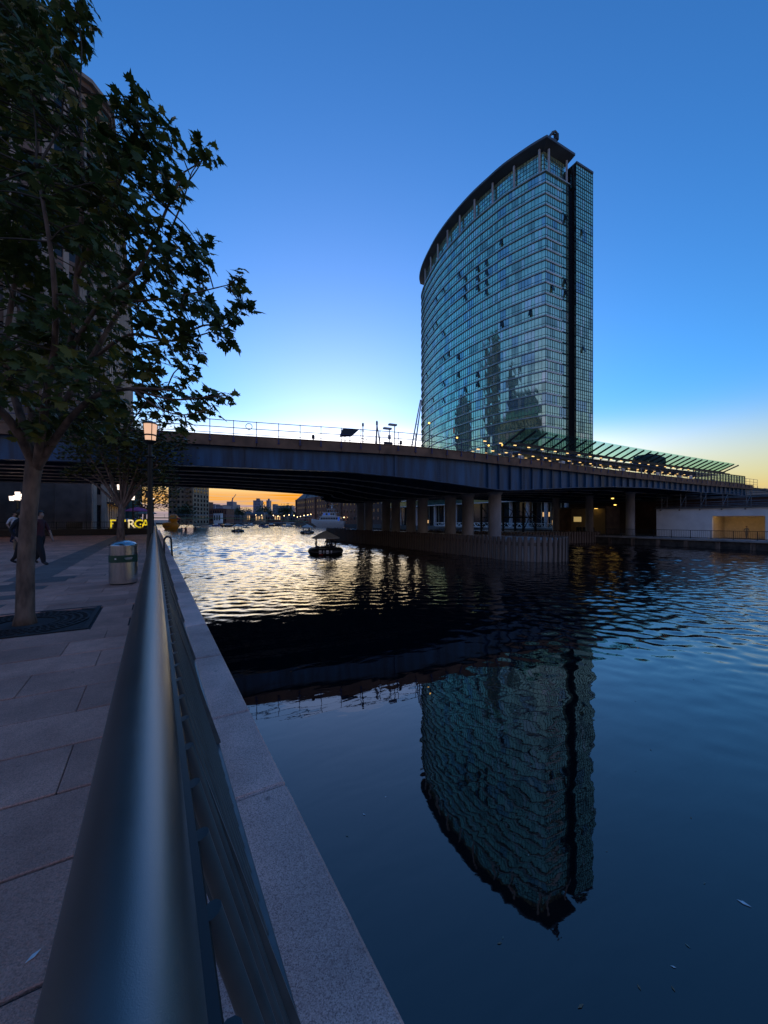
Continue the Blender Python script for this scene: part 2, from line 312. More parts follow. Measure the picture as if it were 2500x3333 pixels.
an = axis([(.40, 30, .115, .13), (30, 62, .14, .3), (62, 92, .4, .8)]); as_ = axis([(-80, -3, 8, 1), (-3, 34, .095, .12), (34, 70, .14, .35), (70, 345, .4, 4)])
GN, GS = np.meshgrid(an, as_); WZ = np.zeros_like(GN)
spc = np.gradient(as_)[:, None]*np.ones_like(GN); rw_ = np.random.RandomState(5); dd = np.sqrt(GN**2+GS**2)
mk = np.clip((.8*dd+.45*GN+1.3*np.sin(GN*.35+GS*.21)+1.2*np.sin(GN*.17-GS*.4+2)-7.0)/17.0, 0, 1); mk = mk*mk*(3-2*mk); mk = .006+.994*mk**1.25
paws = .85+.4*np.sin(GN*.11+GS*.06+1)*np.sin(GS*.09-GN*.05+.4)
for q in range(70):
    lam = math.exp(rw_.uniform(math.log(.26), math.log(1.0))); th = QA+rw_.normal(0, .75); k_ = 2*math.pi/lam
    amp = .135*math.sqrt(2/70)/k_; fade = np.clip((lam/spc-2.2)/2.0, 0, 1)
    WZ += amp*fade*np.sin(k_*(GN*math.sin(th)+GS*math.cos(th))+rw_.uniform(0, 6.28)+.6*np.sin(GN*.23*rw_.uniform(.5, 1.5)+GS*.19))
fs = np.clip((GS+.5*GN-20)/26.0, 0, 1); fs = fs*fs*(3-2*fs)
for q in range(26):
    lam = math.exp(rw_.uniform(math.log(1.0), math.log(3.2))); th = QA+rw_.normal(0, .7); k_ = 2*math.pi/lam
    WZ += .10*math.sqrt(2/26)/k_*fs*np.clip((lam/spc-2.2)/2.0, 0, 1)*np.sin(k_*(GN*math.sin(th)+GS*math.cos(th))+rw_.uniform(0, 6.28)+.6*np.sin(GN*.11+GS*.13))
WZ *= mk*paws
nr, nc = GN.shape; me = bpy.data.meshes.new('water'); co_ = np.stack([GN, GS, WZ], -1).reshape(-1, 3).astype(np.float32)
ii = np.arange(nr*nc).reshape(nr, nc); fq = np.stack([ii[:-1, :-1], ii[:-1, 1:], ii[1:, 1:], ii[1:, :-1]], -1).reshape(-1, 4).astype(np.int32)
me.vertices.add(len(co_)); me.vertices.foreach_set('co', co_.ravel()); me.loops.add(fq.size); me.loops.foreach_set('vertex_index', fq.ravel()); me.polygons.add(len(fq)); me.polygons.foreach_set('loop_start', np.arange(0, fq.size, 4, dtype=np.int32)); me.polygons.foreach_set('use_smooth', np.ones(len(fq), dtype=bool)); me.update(calc_edges=True); me.validate(); me.materials.append(M['water'])
wo = bpy.data.objects.new('water', me); COL.objects.link(wo); structure(wo); wo.rotation_euler = (0, 0, QA)
mb = MB()
for (n0, n1, s0, s1, zt) in ((-4000, .42, -400, 6000, QUAY-.10), (60.6, 4000, -400, 52, 1.08), (86, 4000, 52.0, 6000, 1.3), (.42, 86, 335, 6000, 1.3)):
    mb.prism([(n0, s0), (n1, s0), (n1, s1), (n0, s1)], -2, zt)
go = structure(mb.build('ground', 'ground')); go.rotation_euler = (0, 0, QA)
# ------------------------------------------------------------------ quay: paving slabs, dark stripe, coping blocks, wall
def paving_sheet_mat():
    m = bpy.data.materials['granite_paving'].copy(); m.name = 'paving_sheet'; nt = m.node_tree; b = nt.nodes['Principled BSDF']
    t = nt.nodes.new('ShaderNodeTexCoord'); br = nt.nodes.new('ShaderNodeTexBrick'); nt.links.new(t.outputs['Object'], br.inputs['Vector'])
    br.inputs['Scale'].default_value = 1; br.inputs['Brick Width'].default_value = 1.12; br.inputs['Row Height'].default_value = .53; br.inputs['Mortar Size'].default_value = .008
    br.inputs['Color1'].default_value = (1.1, 1.1, 1.1, 1); br.inputs['Color2'].default_value = (.72, .72, .74, 1); br.inputs['Mortar'].default_value = (.2, .2, .2, 1)
    src = b.inputs['Base Color'].links[0].from_socket; nt.links.new(nmix(nt, 'MULTIPLY', 1.0, src, br.outputs[0]), b.inputs['Base Color']); M['paving_sheet'] = m
paving_sheet_mat()
S_SL = 12.25
mb = MB(); mb.add([(-9, -3, QUAY-.016), (.03, -3, QUAY-.016), (.03, S_SL+.1, QUAY-.016), (-9, S_SL+.1, QUAY-.016)], [(0, 1, 2, 3)])
pave = structure(mb.build('pavement', 'joint')); pave.rotation_euler = (0, 0, QA)
mb = MB(); mb.prism([(-60, S_SL+.004), (.03, S_SL+.004), (.03, 90), (-60, 90)], QUAY-.05, QUAY-.001); mb.build('far_paving', 'paving_sheet', pave)
mb = MB(); mb.add([(-3.05, S_SL, QUAY+.003), (-2.25, S_SL, QUAY+.003), (-2.25, 60, QUAY+.003), (-3.05, 60, QUAY+.003)], [(0, 1, 2, 3)]); mb.build('dark_stripe', 'granite_dark', pave)
rnd = random.Random(3); s0 = -1.6; row = 0; TREE = Q(0, 0); tn, ts = -1.57, 7.25
while s0 < S_SL-.05:
    h = .53; n1 = .015; first = .45 + .5*(row % 2)+rnd.uniform(-.1, .15); wd = first
    while n1 > -5.2:
        n0 = n1-wd; c = ((n0+n1)/2, s0+h/2)
        if not (abs(c[0]-tn) < .86+wd/2-.05 and abs(c[1]-ts) < .86+h/2-.25):
            dz = rnd.uniform(-.0025, .002); j = .012
            mb = MB(); mb.box(((n0+n1)/2, s0+h/2, QUAY-.03+dz), (wd-.005, h-.016, .06)); mb.build('paving_slab', 'granite_dark' if -3.15 < c[0] < -2.2 else 'granite_paving', pave, bevel=.004)
        n1 = n0; wd = rnd.uniform(.95, 1.2)
    s0 += h; row += 1
# infill around the square tree grate
for (a, b_, c_, d_) in ((tn-1.3, tn-.83, ts-1.1, ts+1.1), (tn+.83, tn+1.25, ts-1.1, ts+1.1), (tn-.83, tn+.83, ts+.83, ts+1.1), (tn-.83, tn+.83, ts-1.1, ts-.83)):
    mb = MB(); mb.box(((a+b_)/2, (c_+d_)/2, QUAY-.035), (b_-a-.006, d_-c_-.006, .06)); mb.build('paving_slab', 'granite_paving', pave, bevel=.004)
edge = structure(MB().add([(.42, -4, -1.6), (.50, -4, -1.6), (.50, 90, -1.6), (.42, 90, -1.6), (.42, -4, QUAY-.3), (.50, -4, QUAY-.3), (.50, 90, QUAY-.3), (.42, 90, QUAY-.3)], [(0, 3, 2, 1), (4, 5, 6, 7), (0, 1, 5, 4), (1, 2, 6, 5), (2, 3, 7, 6), (3, 0, 4, 7)]).build('quay_wall', 'dark_stone'))
edge.rotation_euler = (0, 0, QA)
js = [-2.1, -.7, .68, 2.06, 2.98]+[2.98+1.38*k for k in range(1, 45)]
for a, b_ in zip(js, js[1:]):
    mb = MB(); mb.box((.315, (a+b_)/2, QUAY-.13), (.59, b_-a-.010, .32)); mb.build('coping_stone', 'granite_coping', edge, bevel=.014)
rnd = random.Random(11)
for sv in (.25, .55, .9, 1.62, 1.85, 2.5, 3.25, 3.9, 4.6, 5.2, 6.1, 7.0, 8.2, 9.3, 10.1, 11.6, 13.0):
    mb = MB(); mb.box((0, 0, 0), (rnd.uniform(.12, .2), rnd.uniform(.14, .34), rnd.uniform(.12, .22)), rnd.uniform(-.3, .3))
    bm = bmesh.new(); me = mb.mesh('rubble_stone', 'rough_stone'); bm.from_mesh(me); bmesh.ops.subdivide_edges(bm, edges=bm.edges[:], cuts=2, use_grid_fill=True)
    for vv in bm.verts: vv.co += Vector((rnd.uniform(-1, 1), rnd.uniform(-1, 1), rnd.uniform(-1, 1)))*.022
    bm.to_mesh(me); bm.free(); link('rubble_stone', me, edge, (rnd.uniform(.58, .625), sv, QUAY-.42+rnd.uniform(-.08, .03)))
# ------------------------------------------------------------------ railing on the quay
ra = thing('quay_railing', 'dark metal quayside railing with thick round handrail and leaning bars, running along the water', 'railing', (0, 0, QUAY), QA)
HC = 1.45-.407; S0, S1 = -1.2, 24.0
seams = [S0, 5.62, 7.35, 11.0, 14.6, 18.2, S1]
for i, (a, b_) in enumerate(zip(seams, seams[1:])):
    mb = MB(); k = max(2, int((b_-a)/1.0)); mb.tube([(-.023, a+.003+(b_-a-.006)*j/k, HC) for j in range(k+1)], .060, 40); mb.build('handrail', 'rail_paint', ra, smooth=True, auto=40)
    if i: mb = MB(); mb.tube([(-.023, a-.02, HC), (-.023, a+.02, HC)], .0575, 24); mb.build('sleeve', 'iron', ra, smooth=True, auto=40)
mb = MB(); mb.box((.006, (S0+S1)/2, HC-.052), (.096, S1-S0, .012)); mb.build('top_plate', 'lamp_post_paint', ra, bevel=.002)
bt = Vector((.056, 0, HC-.045)); bb = Vector((.056+.285*.86, 0, HC-.05-.86)); bd = (bb-bt).normalized()
mb = MB(); mb.tube([bt, bb], .0120, 10); bme = mb.mesh('baluster', 'bar_paint', True); bme.set_sharp_from_angle(angle=R(40))
k = 0; sv = S0+.06
while sv < S1:
    link('baluster', bme, ra, (0, sv, 0)); sv += .125
mb = MB(); mb.bar((bb.x, S0, bb.z-.006), (bb.x, S1, bb.z-.006), .05, .03); mb.build('bottom_rail', 'bar_paint', ra, bevel=.003)
mb = MB(); mb.bar(bt+Vector((-.02, 0, -.02)), Vector((bb.x, 0, bb.z)), .014, .07, up=(1, 0, .3)); mb.bar((bb.x, 0, bb.z), (bb.x, 0, .0), .05, .014); pme = mb.mesh('post', 'bar_paint')
sv = S0+.5
while sv < S1: link('post', pme, ra, (0, sv, 0)); sv += 1.568
# ------------------------------------------------------------------ rail bridge over the dock
BP = [(-75, 4), (-40, 17.6), (-22.7, 22.9), (-14.3, 25.4), (-8.7, 27.2), (-.65, 29.6), (3.5, 31.2), (8, 33.6), (11.2, 35.7), (17, 39), (24.1, 43.4), (34.7, 49.7), (45.6, 55.9), (60, 63.8), (78, 73.5)]
def catmull(pts, per=10):
    out = []; n = len(pts)
    for i in range(n-1):
        p0, p1, p2, p3 = [Vector(pts[min(max(j, 0), n-1)]) for j in (i-1, i, i+1, i+2)]
        for k in range(per):
            t = k/per; out.append(.5*((2*p1)+(p2-p0)*t+(2*p0-5*p1+4*p2-p3)*t*t+(3*p1-p0-3*p2+p3)*t**3))
    out.append(Vector(pts[-1])); return out
def resample(pts, step):
    out = [pts[0].copy()]; acc = 0.0
    for a, b_ in zip(pts, pts[1:]):
        l = (b_-a).length; d = step-acc
        while d <= l: out.append(a.lerp(b_, d/l)); d += step
        acc = (acc+l) % step if d > l else 0
        acc = l-(d-step)
    return out
CURVE = resample(catmull([(x, y, 0) for x, y in BP]), .5)          # near edge of the bridge in plan, a point every half metre
NB = len(CURVE); ZT = CH+5.85                                       # parapet top
def tang(i): return (CURVE[min(i+1, NB-1)]-CURVE[max(i-1, 0)]).normalized()
def back(i): t = tang(i); return Vector((-t.y, t.x, 0))             # away from the camera
def idx(x): return min(range(NB), key=lambda i: abs(CURVE[i].x-x))
def lerp_tab(tab, x):
    if x <= tab[0][0]: return tab[0][1]
    for (a, p), (b_, q) in zip(tab, tab[1:]):
        if x <= b_: return p+(q-p)*(x-a)/(b_-a)
    return tab[-1][1]
DEPTH = [(-75, 2.3), (-30, 2.25), (-14, 2.2), (-3, 2.22), (3, 2.6), (8, 2.98), (11.4, 3.12), (14, 2.95), (20, 2.45), (27, 2.0), (34, 1.75), (50, 1.8)]
WIDTH = [(-75, 15), (-25, 16.5), (-12, 20), (-3, 27), (4, 31.5), (12, 33), (80, 33)]
def bp(i, off, z): return CURVE[i]+back(i)*off+Vector((0, 0, z))
br = thing('rail_bridge', 'blue steel girder railway bridge crossing the dock with concrete parapet', 'bridge', (0, 29.8, 0))
PH = .74
# parapet panels
i = 2
pan = 6
while i+pan < NB-30:
    rows = []
    for j in range(i, i+pan+1):
        e = (.02 if j == i else -.02 if j == i+pan else 0); t = tang(j)
        rows.append([bp(j, o, z)+t*e for o, z in ((-.10, ZT-PH), (.14, ZT-PH), (.14, ZT-.06), (.17, ZT), (-.13, ZT), (-.13, ZT-.06), (-.10, ZT-.10))])
    MB().loft(rows, True).build('parapet_panel', 'parapet', br, world=True); i += pan
# girders: plate web, flanges
def girder(frac, first):
    rows = []; low = []; top = []
    rng = range(0, NB, 2)
    for j in rng:
        x = CURVE[j].x; off = .30+frac*lerp_tab(WIDTH, x); d = lerp_tab(DEPTH, x); zb = ZT-d; zt = ZT-PH+.05
        rows.append([bp(j, off-.02, zb+.05), bp(j, off+.02, zb+.05), bp(j, off+.02, zt), bp(j, off-.02, zt)])
        low.append([bp(j, off-.26, zb), bp(j, off+.26, zb), bp(j, off+.26, zb+.05), bp(j, off-.26, zb+.05)])
        top.append([bp(j, off-.24, zt-.002), bp(j, off+.24, zt-.002), bp(j, off+.24, zt+.045), bp(j, off-.24, zt+.045)])
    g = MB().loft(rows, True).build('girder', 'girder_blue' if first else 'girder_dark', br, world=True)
    MB().loft(low, True).build('bottom_flange', 'girder_blue' if first else 'flange_highlight', g, world=True)
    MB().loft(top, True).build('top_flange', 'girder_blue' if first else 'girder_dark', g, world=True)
    return g
g0 = girder(0.0, True)
for f in (.16, .30, .46, .62, .80, 1.0): girder(f, False)
# web stiffeners and bolted splice on the near girder
i0 = idx(9.6); k = i0
def stiff(j, name='stiffener', wdt=.20, th=.03):
    x = CURVE[j].x; d = lerp_tab(DEPTH, x); t = tang(j); b_ = back(j); c = CURVE[j]+b_*(.28-wdt/2); rz = math.atan2(t.y, t.x)
    MB().box(c+Vector((0, 0, (ZT-d+.05+ZT-PH+.05)/2)), (th, wdt, d-PH-.004), rz).build(name, 'girder_blue', br, world=True)
while k < NB-40: stiff(k); k += 3
for x in (-10.0, 1.05): stiff(idx(x), 'web_splice', .10, .34)
for x in (4.6, 13.6, 27.0, 20.2):
    j = idx(x); d = lerp_tab(DEPTH, CURVE[j].x); t = tang(j); mb = MB(); zz = ZT-d+.15
    while zz < ZT-PH-.1:
        for sgn in (-1, 1):
            c = CURVE[j]+t*(.09*sgn)+back(j)*.27+Vector((0, 0, zz)); mb.box(c, (.07, .06, .07), math.atan2(t.y, t.x))
        zz += .16
    mb.build('bolt_row', 'girder_dark', br, world=True)
# deck, cross beams and pier caps
rows = [[bp(j, .1, ZT-PH+.097), bp(j, lerp_tab(WIDTH, CURVE[j].x)+.6, ZT-PH+.097), bp(j, lerp_tab(WIDTH, CURVE[j].x)+.6, ZT-.35), bp(j, .1, ZT-.35)] for j in range(0, NB, 2)]
MB().loft(rows, True).build('deck', 'deck_dark', br, world=True)
j = 6
while j < NB-6:
    W_ = lerp_tab(WIDTH, CURVE[j].x); MB().bar(bp(j, .33, ZT-1.55), bp(j, W_+.28, ZT-1.55), .22, .5).build('cross_beam', 'girder_dark', br, world=True); j += 12
# piers standing on the timber island
for q, u in enumerate((1610.5, 1523, 1466, 1376, 1338, 1288, 1257, 1200, 1173)):
    D = ray_n(u, 29.5); c = P(u, HZ, D); c.z = 0
    t_ = min(range(NB), key=lambda jj: abs((CURVE[jj]-c).dot(tang(jj)))); d = lerp_tab(DEPTH, CURVE[t_].x)
    mb = MB(); zt = ZT-d-.004
    mb.lathe([(.63, 1.4), (.63, zt-.28), (.80, zt-.10), (.80, zt)], (c.x, c.y, 0), 24); mb.build('pier', 'pier_concrete', br, smooth=True, world=True, auto=35)
for (s_, n_) in ((17, -3.0), (24, -4.5), (30, -6), (14.5, -9), (31, 62), (38, 63), (45, 64)):     # bearings on the two quays
    c = Q(s_, n_); t_ = min(range(NB), key=lambda jj: abs((CURVE[jj]-c).dot(tang(jj)))); off = (c-CURVE[t_]).dot(back(t_))
    if off < .6 or off > lerp_tab(WIDTH, CURVE[t_].x): continue
    zt = ZT-lerp_tab(DEPTH, CURVE[t_].x)-.004
    MB().lathe([(.6, 1.0), (.6, zt-.2), (.75, zt)], (c.x, c.y, 0), 20).build('pier', 'pier_concrete', br, smooth=True, world=True, auto=35)
# railing above the parapet
hr = 1.02
j = 5; posts = []
while j < NB-32:
    t = tang(j); rz = math.atan2(t.y, t.x); c = CURVE[j]-back(j)*.16
    mb = MB(); mb.box(c+Vector((0, 0, ZT+.30)), (.045, .03, 1.05+.4), rz); mb.box(c+Vector((0, 0, ZT-.42))+back(j)*.01, (.16, .05, .10), rz); mb.box(c+Vector((0, 0, ZT-.24))-back(j)*.02, (.10, .06, .22), rz)
    mb.build('rail_post', 'rail_purple', br, world=True); posts.append(j); j += 3
for z in (.50, .98): MB().tube([bp(q, -.16, ZT+z) for q in range(5, posts[-1]+1)], .026, 6).build('railing_bar', 'rail_purple', br, world=True)
MB().tube([bp(q, -.16, ZT+.10) for q in range(5, posts[-1]+1)], .02, 6).build('railing_bar', 'rail_purple', br, world=True)
# things standing along the deck
def on_bridge(u, off):
    a = min(range(NB), key=lambda j: abs((bp(j, off, 0).x/max(bp(j, off, 0).y, .1))*F+CU-u)); p = bp(a, off, ZT-.35); return p, math.atan2(tang(a).y, tang(a).x)
p, rz = on_bridge(801, -.13); th = thing('ring_sign', 'white ring fixed to the bridge railing near the treetop', 'sign', (p.x, p.y, ZT+.65), rz)
mb = MB(); mb.tube([(.21*math.cos(a), -.06, .21*math.sin(a)) for a in [2*math.pi*k/24 for k in range(25)]], .024, 6, False); mb.build('ring', 'galv', th, smooth=True)
mb = MB(); mb.bar((0, .0, -.21), (0, 0, -.52), .03, .03); mb.build('bracket', 'galv', th)
p, rz = on_bridge(1141, 1.6); th = thing('tilted_panel', 'dark tilted box panel on two legs standing on the bridge', 'signal box', p, rz)
mb = MB(); mb.loft([[(-.75, -.1, 1.15), (.25, -.2, 1.25), (.78, -.1, 1.75), (-.55, 0, 1.72)], [(-.75, .5, 1.15), (.25, .5, 1.25), (.78, .5, 1.75), (-.55, .5, 1.72)]], True); mb.build('box', 'dark_steel', th)
for x in (-.35, .05): MB().bar((x, .15, 0), (x, .15, 1.3), .06, .06).build('leg', 'dark_steel', th)
p, rz = on_bridge(1172, 1.2); th = thing('signal_mast', 'thin dark mast with crossbars beside the tilted panel', 'mast', p, rz)
MB().tube([(0, 0, 0), (0, 0, 1.95)], [.05, .035], 8).build('pole', 'dark_steel', th); MB().bar((-.12, 0, .95), (.35, 0, .9), .05, .05).build('arm', 'dark_steel', th); MB().bar((-.1, 0, 1.55), (.1, 0, 1.55), .04, .05).build('arm', 'dark_steel', th); MB().lathe([(.05, 1.9), (.08, 1.95), (.08, 2.15), (.03, 2.2)], n=10).build('cap', 'dark_steel', th)
p, rz = on_bridge(1226, 5.0); th = thing('frame_mast', 'tall steel A-frame mast rising behind the bridge railing', 'mast', p, rz)
for a, b_ in (((-.22, 0, 0), (0, 0, 3.2)), ((.52, 0, 0), (0, 0, 3.2)), ((.1, .5, 0), (0, 0, 3.2))): MB().tube([a, b_], [.06, .05], 8).build('leg', 'galv', th)
MB().bar((-.12, 0, 1.4), (.28, 0, 1.4), .05, .05).build('brace', 'galv', th); MB().lathe([(.1, 3.1), (.1, 3.4), (.03, 3.5)], n=8).build('cap', 'galv', th)
for u, h_, lb in ((1271, 2.0, 'short camera pole with sign board on the bridge'), (1284, 2.35, 'taller camera pole with flat head on the bridge')):
    p, rz = on_bridge(u, 1.8); th = thing('camera_pole', lb, 'pole', p, rz)
    MB().tube([(0, 0, 0), (0, 0, h_)], .04, 8).build('pole', 'galv', th); MB().box((-.18, 0, h_+.05), (.7, .28, .14), .1).build('camera', 'galv', th)
    if h_ < 2.2: MB().box((-.12, -.05, .8), (.75, .06, .28)).build('board', 'dark_steel', th); MB().box((0, 0, 1.35), (.18, .2, .34)).build('junction_box', 'galv', th)
for u, lb in ((1312, 'low signal post left of the tower base on the bridge'),  (1010, 'small cylindrical post head on the parapet under the open sky')):
    p, rz = on_bridge(u, .5); th = thing('signal_post', lb, 'post', p, rz); MB().tube([(0, 0, 0), (0, 0, .75)], .05, 8).build('pole', 'dark_steel', th); MB().lathe([(.09, .55), (.11, .6), (.11, .8), (.05, .86)], n=10).build('head', 'dark_steel', th)
p, rz = on_bridge(1345, 9.0); th = thing('cable_mast', 'slender leaning twin mast with tie bars left of the glass tower', 'mast', p, rz)
for dx in (-.35, .2): MB().tube([(dx-.5, 0, 0), (dx*.25+.9, 0, 7.5)], [.09, .06], 8).build('pole', 'galv', th)
for z in (1.6, 3.2, 4.8): MB().bar((-.85+z*.187+.08, 0, z), (-.3+z*.15, 0, z), .05, .05).build('tie_bar', 'galv', th)
p, rz = on_bridge(640, 3.0); th = thing('cable_trough', 'long low grey mesh panel on the bridge deck beyond the lamp post', 'panel', p, rz)
for k in range(24): MB().bar((-5.4+k*.45, 0, .55), (-5.4+k*.45, 0, .95), .05, .03).build('slat', 'galv', th)
for z in (.55, .95): MB().bar((-5.5, 0, z), (5.1, 0, z), .05, .05).build('rail', 'galv', th)
for x in (-5, 0, 5): MB().bar((x, 0, 0), (x, 0, .6), .06, .06).build('leg', 'galv', th)
# ------------------------------------------------------------------ timber-walled island under the piers
def island(name, label, outline, zw, zt, spacing, mats):
    th = thing(name, label, 'pier base', (outline[0][0], outline[0][1], 0))
    pts = [Vector((x, y, 0)) for x, y in outline]
    cen = sum(pts, Vector())/len(pts)
    MB().prism([(p_.x+(cen-p_).normalized().x*.10, p_.y+(cen-p_).normalized().y*.10) for p_ in pts], -1.5, zw).build('fill', 'pile_fill', th, world=True)
    rr = random.Random(5); walk = resample(pts+[pts[0]], spacing)
    mes = []
    for q in range(5):
        mb = MB(); mb.box((0, 0, 0), (spacing*.62, .16, 1.0)); me = mb.mesh('pile', 'pile_timber'); mes.append(me)
        bm = bmesh.new(); bm.from_mesh(me); bmesh.ops.bevel(bm, geom=bm.edges[:], offset=.015, segments=1, affect='EDGES'); 
        for v in bm.verts: v.co.x += rr.uniform(-.012, .012)
        bm.to_mesh(me); bm.free()
    for q, p_ in enumerate(walk[:-1]):
        t = (walk[q+1]-p_).normalized(); hh = zt+1.5+rr.uniform(-.06, .05)
        o = link('pile', rr.choice(mes), th, p_-wl(th)+Vector((0, 0, -1.5+hh/2)), (rr.uniform(-.012, .012), rr.uniform(-.012, .012), math.atan2(t.y, t.x)+rr.uniform(-.06, .06)), (rr.uniform(.9, 1.08), 1, hh))
    # horizontal waling behind the piles
    MB().prism([(p_.x+(cen-p_).normalized().x*.05, p_.y+(cen-p_).normalized().y*.05) for p_ in pts], zt-.75, zt-.45).build('waling', 'pile_timber', th, world=True)
    return th
ol = []
for a in range(0, 13): t = math.pi*a/12; c = Q(23.6-3.0*math.sin(t), 30-3.0*math.cos(t)); ol.append((c.x, c.y))
for s_, n_ in ((66, 33), (66, 27)): c = Q(s_, n_); ol.append((c.x, c.y))
island('pier_island', 'long narrow island walled with dark timber piles carrying the bridge piers', ol, 1.88, 2.10, .50, None)
ol = [tuple(Q(s_, n_)[:2]) for s_, n_ in ((37.5, 46), (35.2, 61.5), (60, 61.5), (60, 46))]
island('pile_jetty', 'second timber pile wall in shadow under the bridge beside the white building', ol, 1.5, 1.75, .55, None)
# ------------------------------------------------------------------ curved glass tower
def glass_mat(name, tint, metal, rough, body):
    m = bpy.data.materials.new(name); m.use_nodes = True; b = m.node_tree.nodes['Principled BSDF']; nt = m.node_tree
    b.inputs['Metallic'].default_value = metal; b.inputs['Roughness'].default_value = rough
    g = nt.nodes.new('ShaderNodeNewGeometry'); n = nt.nodes.new('ShaderNodeTexNoise'); nt.links.new(g.outputs['Position'], n.inputs['Vector']); n.inputs['Scale'].default_value = .35; n.inputs['Detail'].default_value = 2
    r = nt.nodes.new('ShaderNodeMapRange'); nt.links.new(n.outputs[0], r.inputs[0]); r.inputs[1].default_value = .3; r.inputs[2].default_value = .7; r.inputs[3].default_value = .85; r.inputs[4].default_value = 1.15
    vm = nt.nodes.new('ShaderNodeVectorMath'); vm.operation = 'SCALE'; vm.inputs[0].default_value = tint; nt.links.new(r.outputs[0], vm.inputs['Scale']); nt.links.new(vm.outputs[0], b.inputs['Base Color'])
    M[name] = m
glass_mat('tower_glass', (.72, .95, .66), .85, .05, 0); glass_mat('tower_glass_dark', (.46, .62, .46), .8, .06, 0); glass_mat('tower_glass_light', (.90, .98, .78), .8, .08, 0); glass_mat('tower_glass_blue', (.50, .66, .62), .85, .04, 0)
mat('room_glow', (.12, .07, .06), .3, vary=0, emit=(1, .5, .38), estr=.08)
GL = ['tower_glass', 'tower_glass_dark', 'tower_glass_light', 'tower_glass_blue']
mat('band_metal', (.42, .50, .50), .4, .3, vary=.1, vscale=.3); mat('band_pale', (.66, .72, .70), .45, .2, vary=.1, vscale=.3); mat('mullion', (.06, .13, .13), .4, .5, vary=0); mat('eave_metal', (.12, .13, .14), .45, .4, vary=.15, vscale=.2); mat('column_pale', (.42, .45, .47), .5, vary=.1)
EV = [(45.4, 107.1), (42.3, 109.5), (39.0, 112.6), (35.6, 116.1), (32.3, 120.6), (28.7, 125.9), (25.3, 132.1), (22.1, 138.9), (19.5, 146.0), (17.7, 152.8), (16.3, 159.3), (15.6, 164.5), (15.5, 169.5), (16.4, 174)]
EAV = catmull([(x, y, 0) for x, y in EV], 8); EB = Vector((56.0, 112.6, 0)); END = (EB-EAV[0]).normalized(); ENDN = Vector((END.y, -END.x, 0))    # outward of the end face
def inset(pts, d):
    out = []
    for i, p in enumerate(pts):
        t = (pts[min(i+1, len(pts)-1)]-pts[max(i-1, 0)]).normalized(); out.append(p+Vector((t.y, -t.x, 0))*d)      # to the right of travel = into the block
    return out
def trimmed(d):
    ins = inset(EAV, d); return [p for p in ins if (p-EAV[0]).dot(-ENDN) >= d]
def corner_line(d):
    ins = inset(EAV, d); a = ins[0]; t = (ins[1]-ins[0]).normalized()
    k = (d-(a-EAV[0]).dot(-ENDN))/(t.dot(-ENDN)); c = a+t*k
    return [c]+[p for p in ins if (p-c).dot(t) > .3]
tw = thing('glass_tower', 'tall curved teal glass tower with overhanging roof behind the bridge', 'tower', (45.4, 107.1, 1.3))
WALL = corner_line(1.1); wall = resample(WALL, .98); FH = 3.13; Z0 = 101.8-29*FH
back_pts = [Vector((27, 178, 0)), EB-ENDN*1.0+Vector((1.6, 3.2, 0))]
rg = random.Random(4)
def pane_quad(a, b_, z0, z1, outn, j=.010):
    return [a+Vector((0, 0, z0))+outn*rg.uniform(-j, j), b_+Vector((0, 0, z0))+outn*rg.uniform(-j, j), b_+Vector((0, 0, z1))+outn*rg.uniform(-j, j), a+Vector((0, 0, z1))+outn*rg.uniform(-j, j)]
core = [p for p in corner_line(1.35)]
MB().prism([(p.x, p.y) for p in core]+[(27.0, 178)]+[((EB-ENDN*1.4).x, (EB-ENDN*1.4).y)], 1.3, 101.7).build('core', 'dark_glass', tw, world=True)
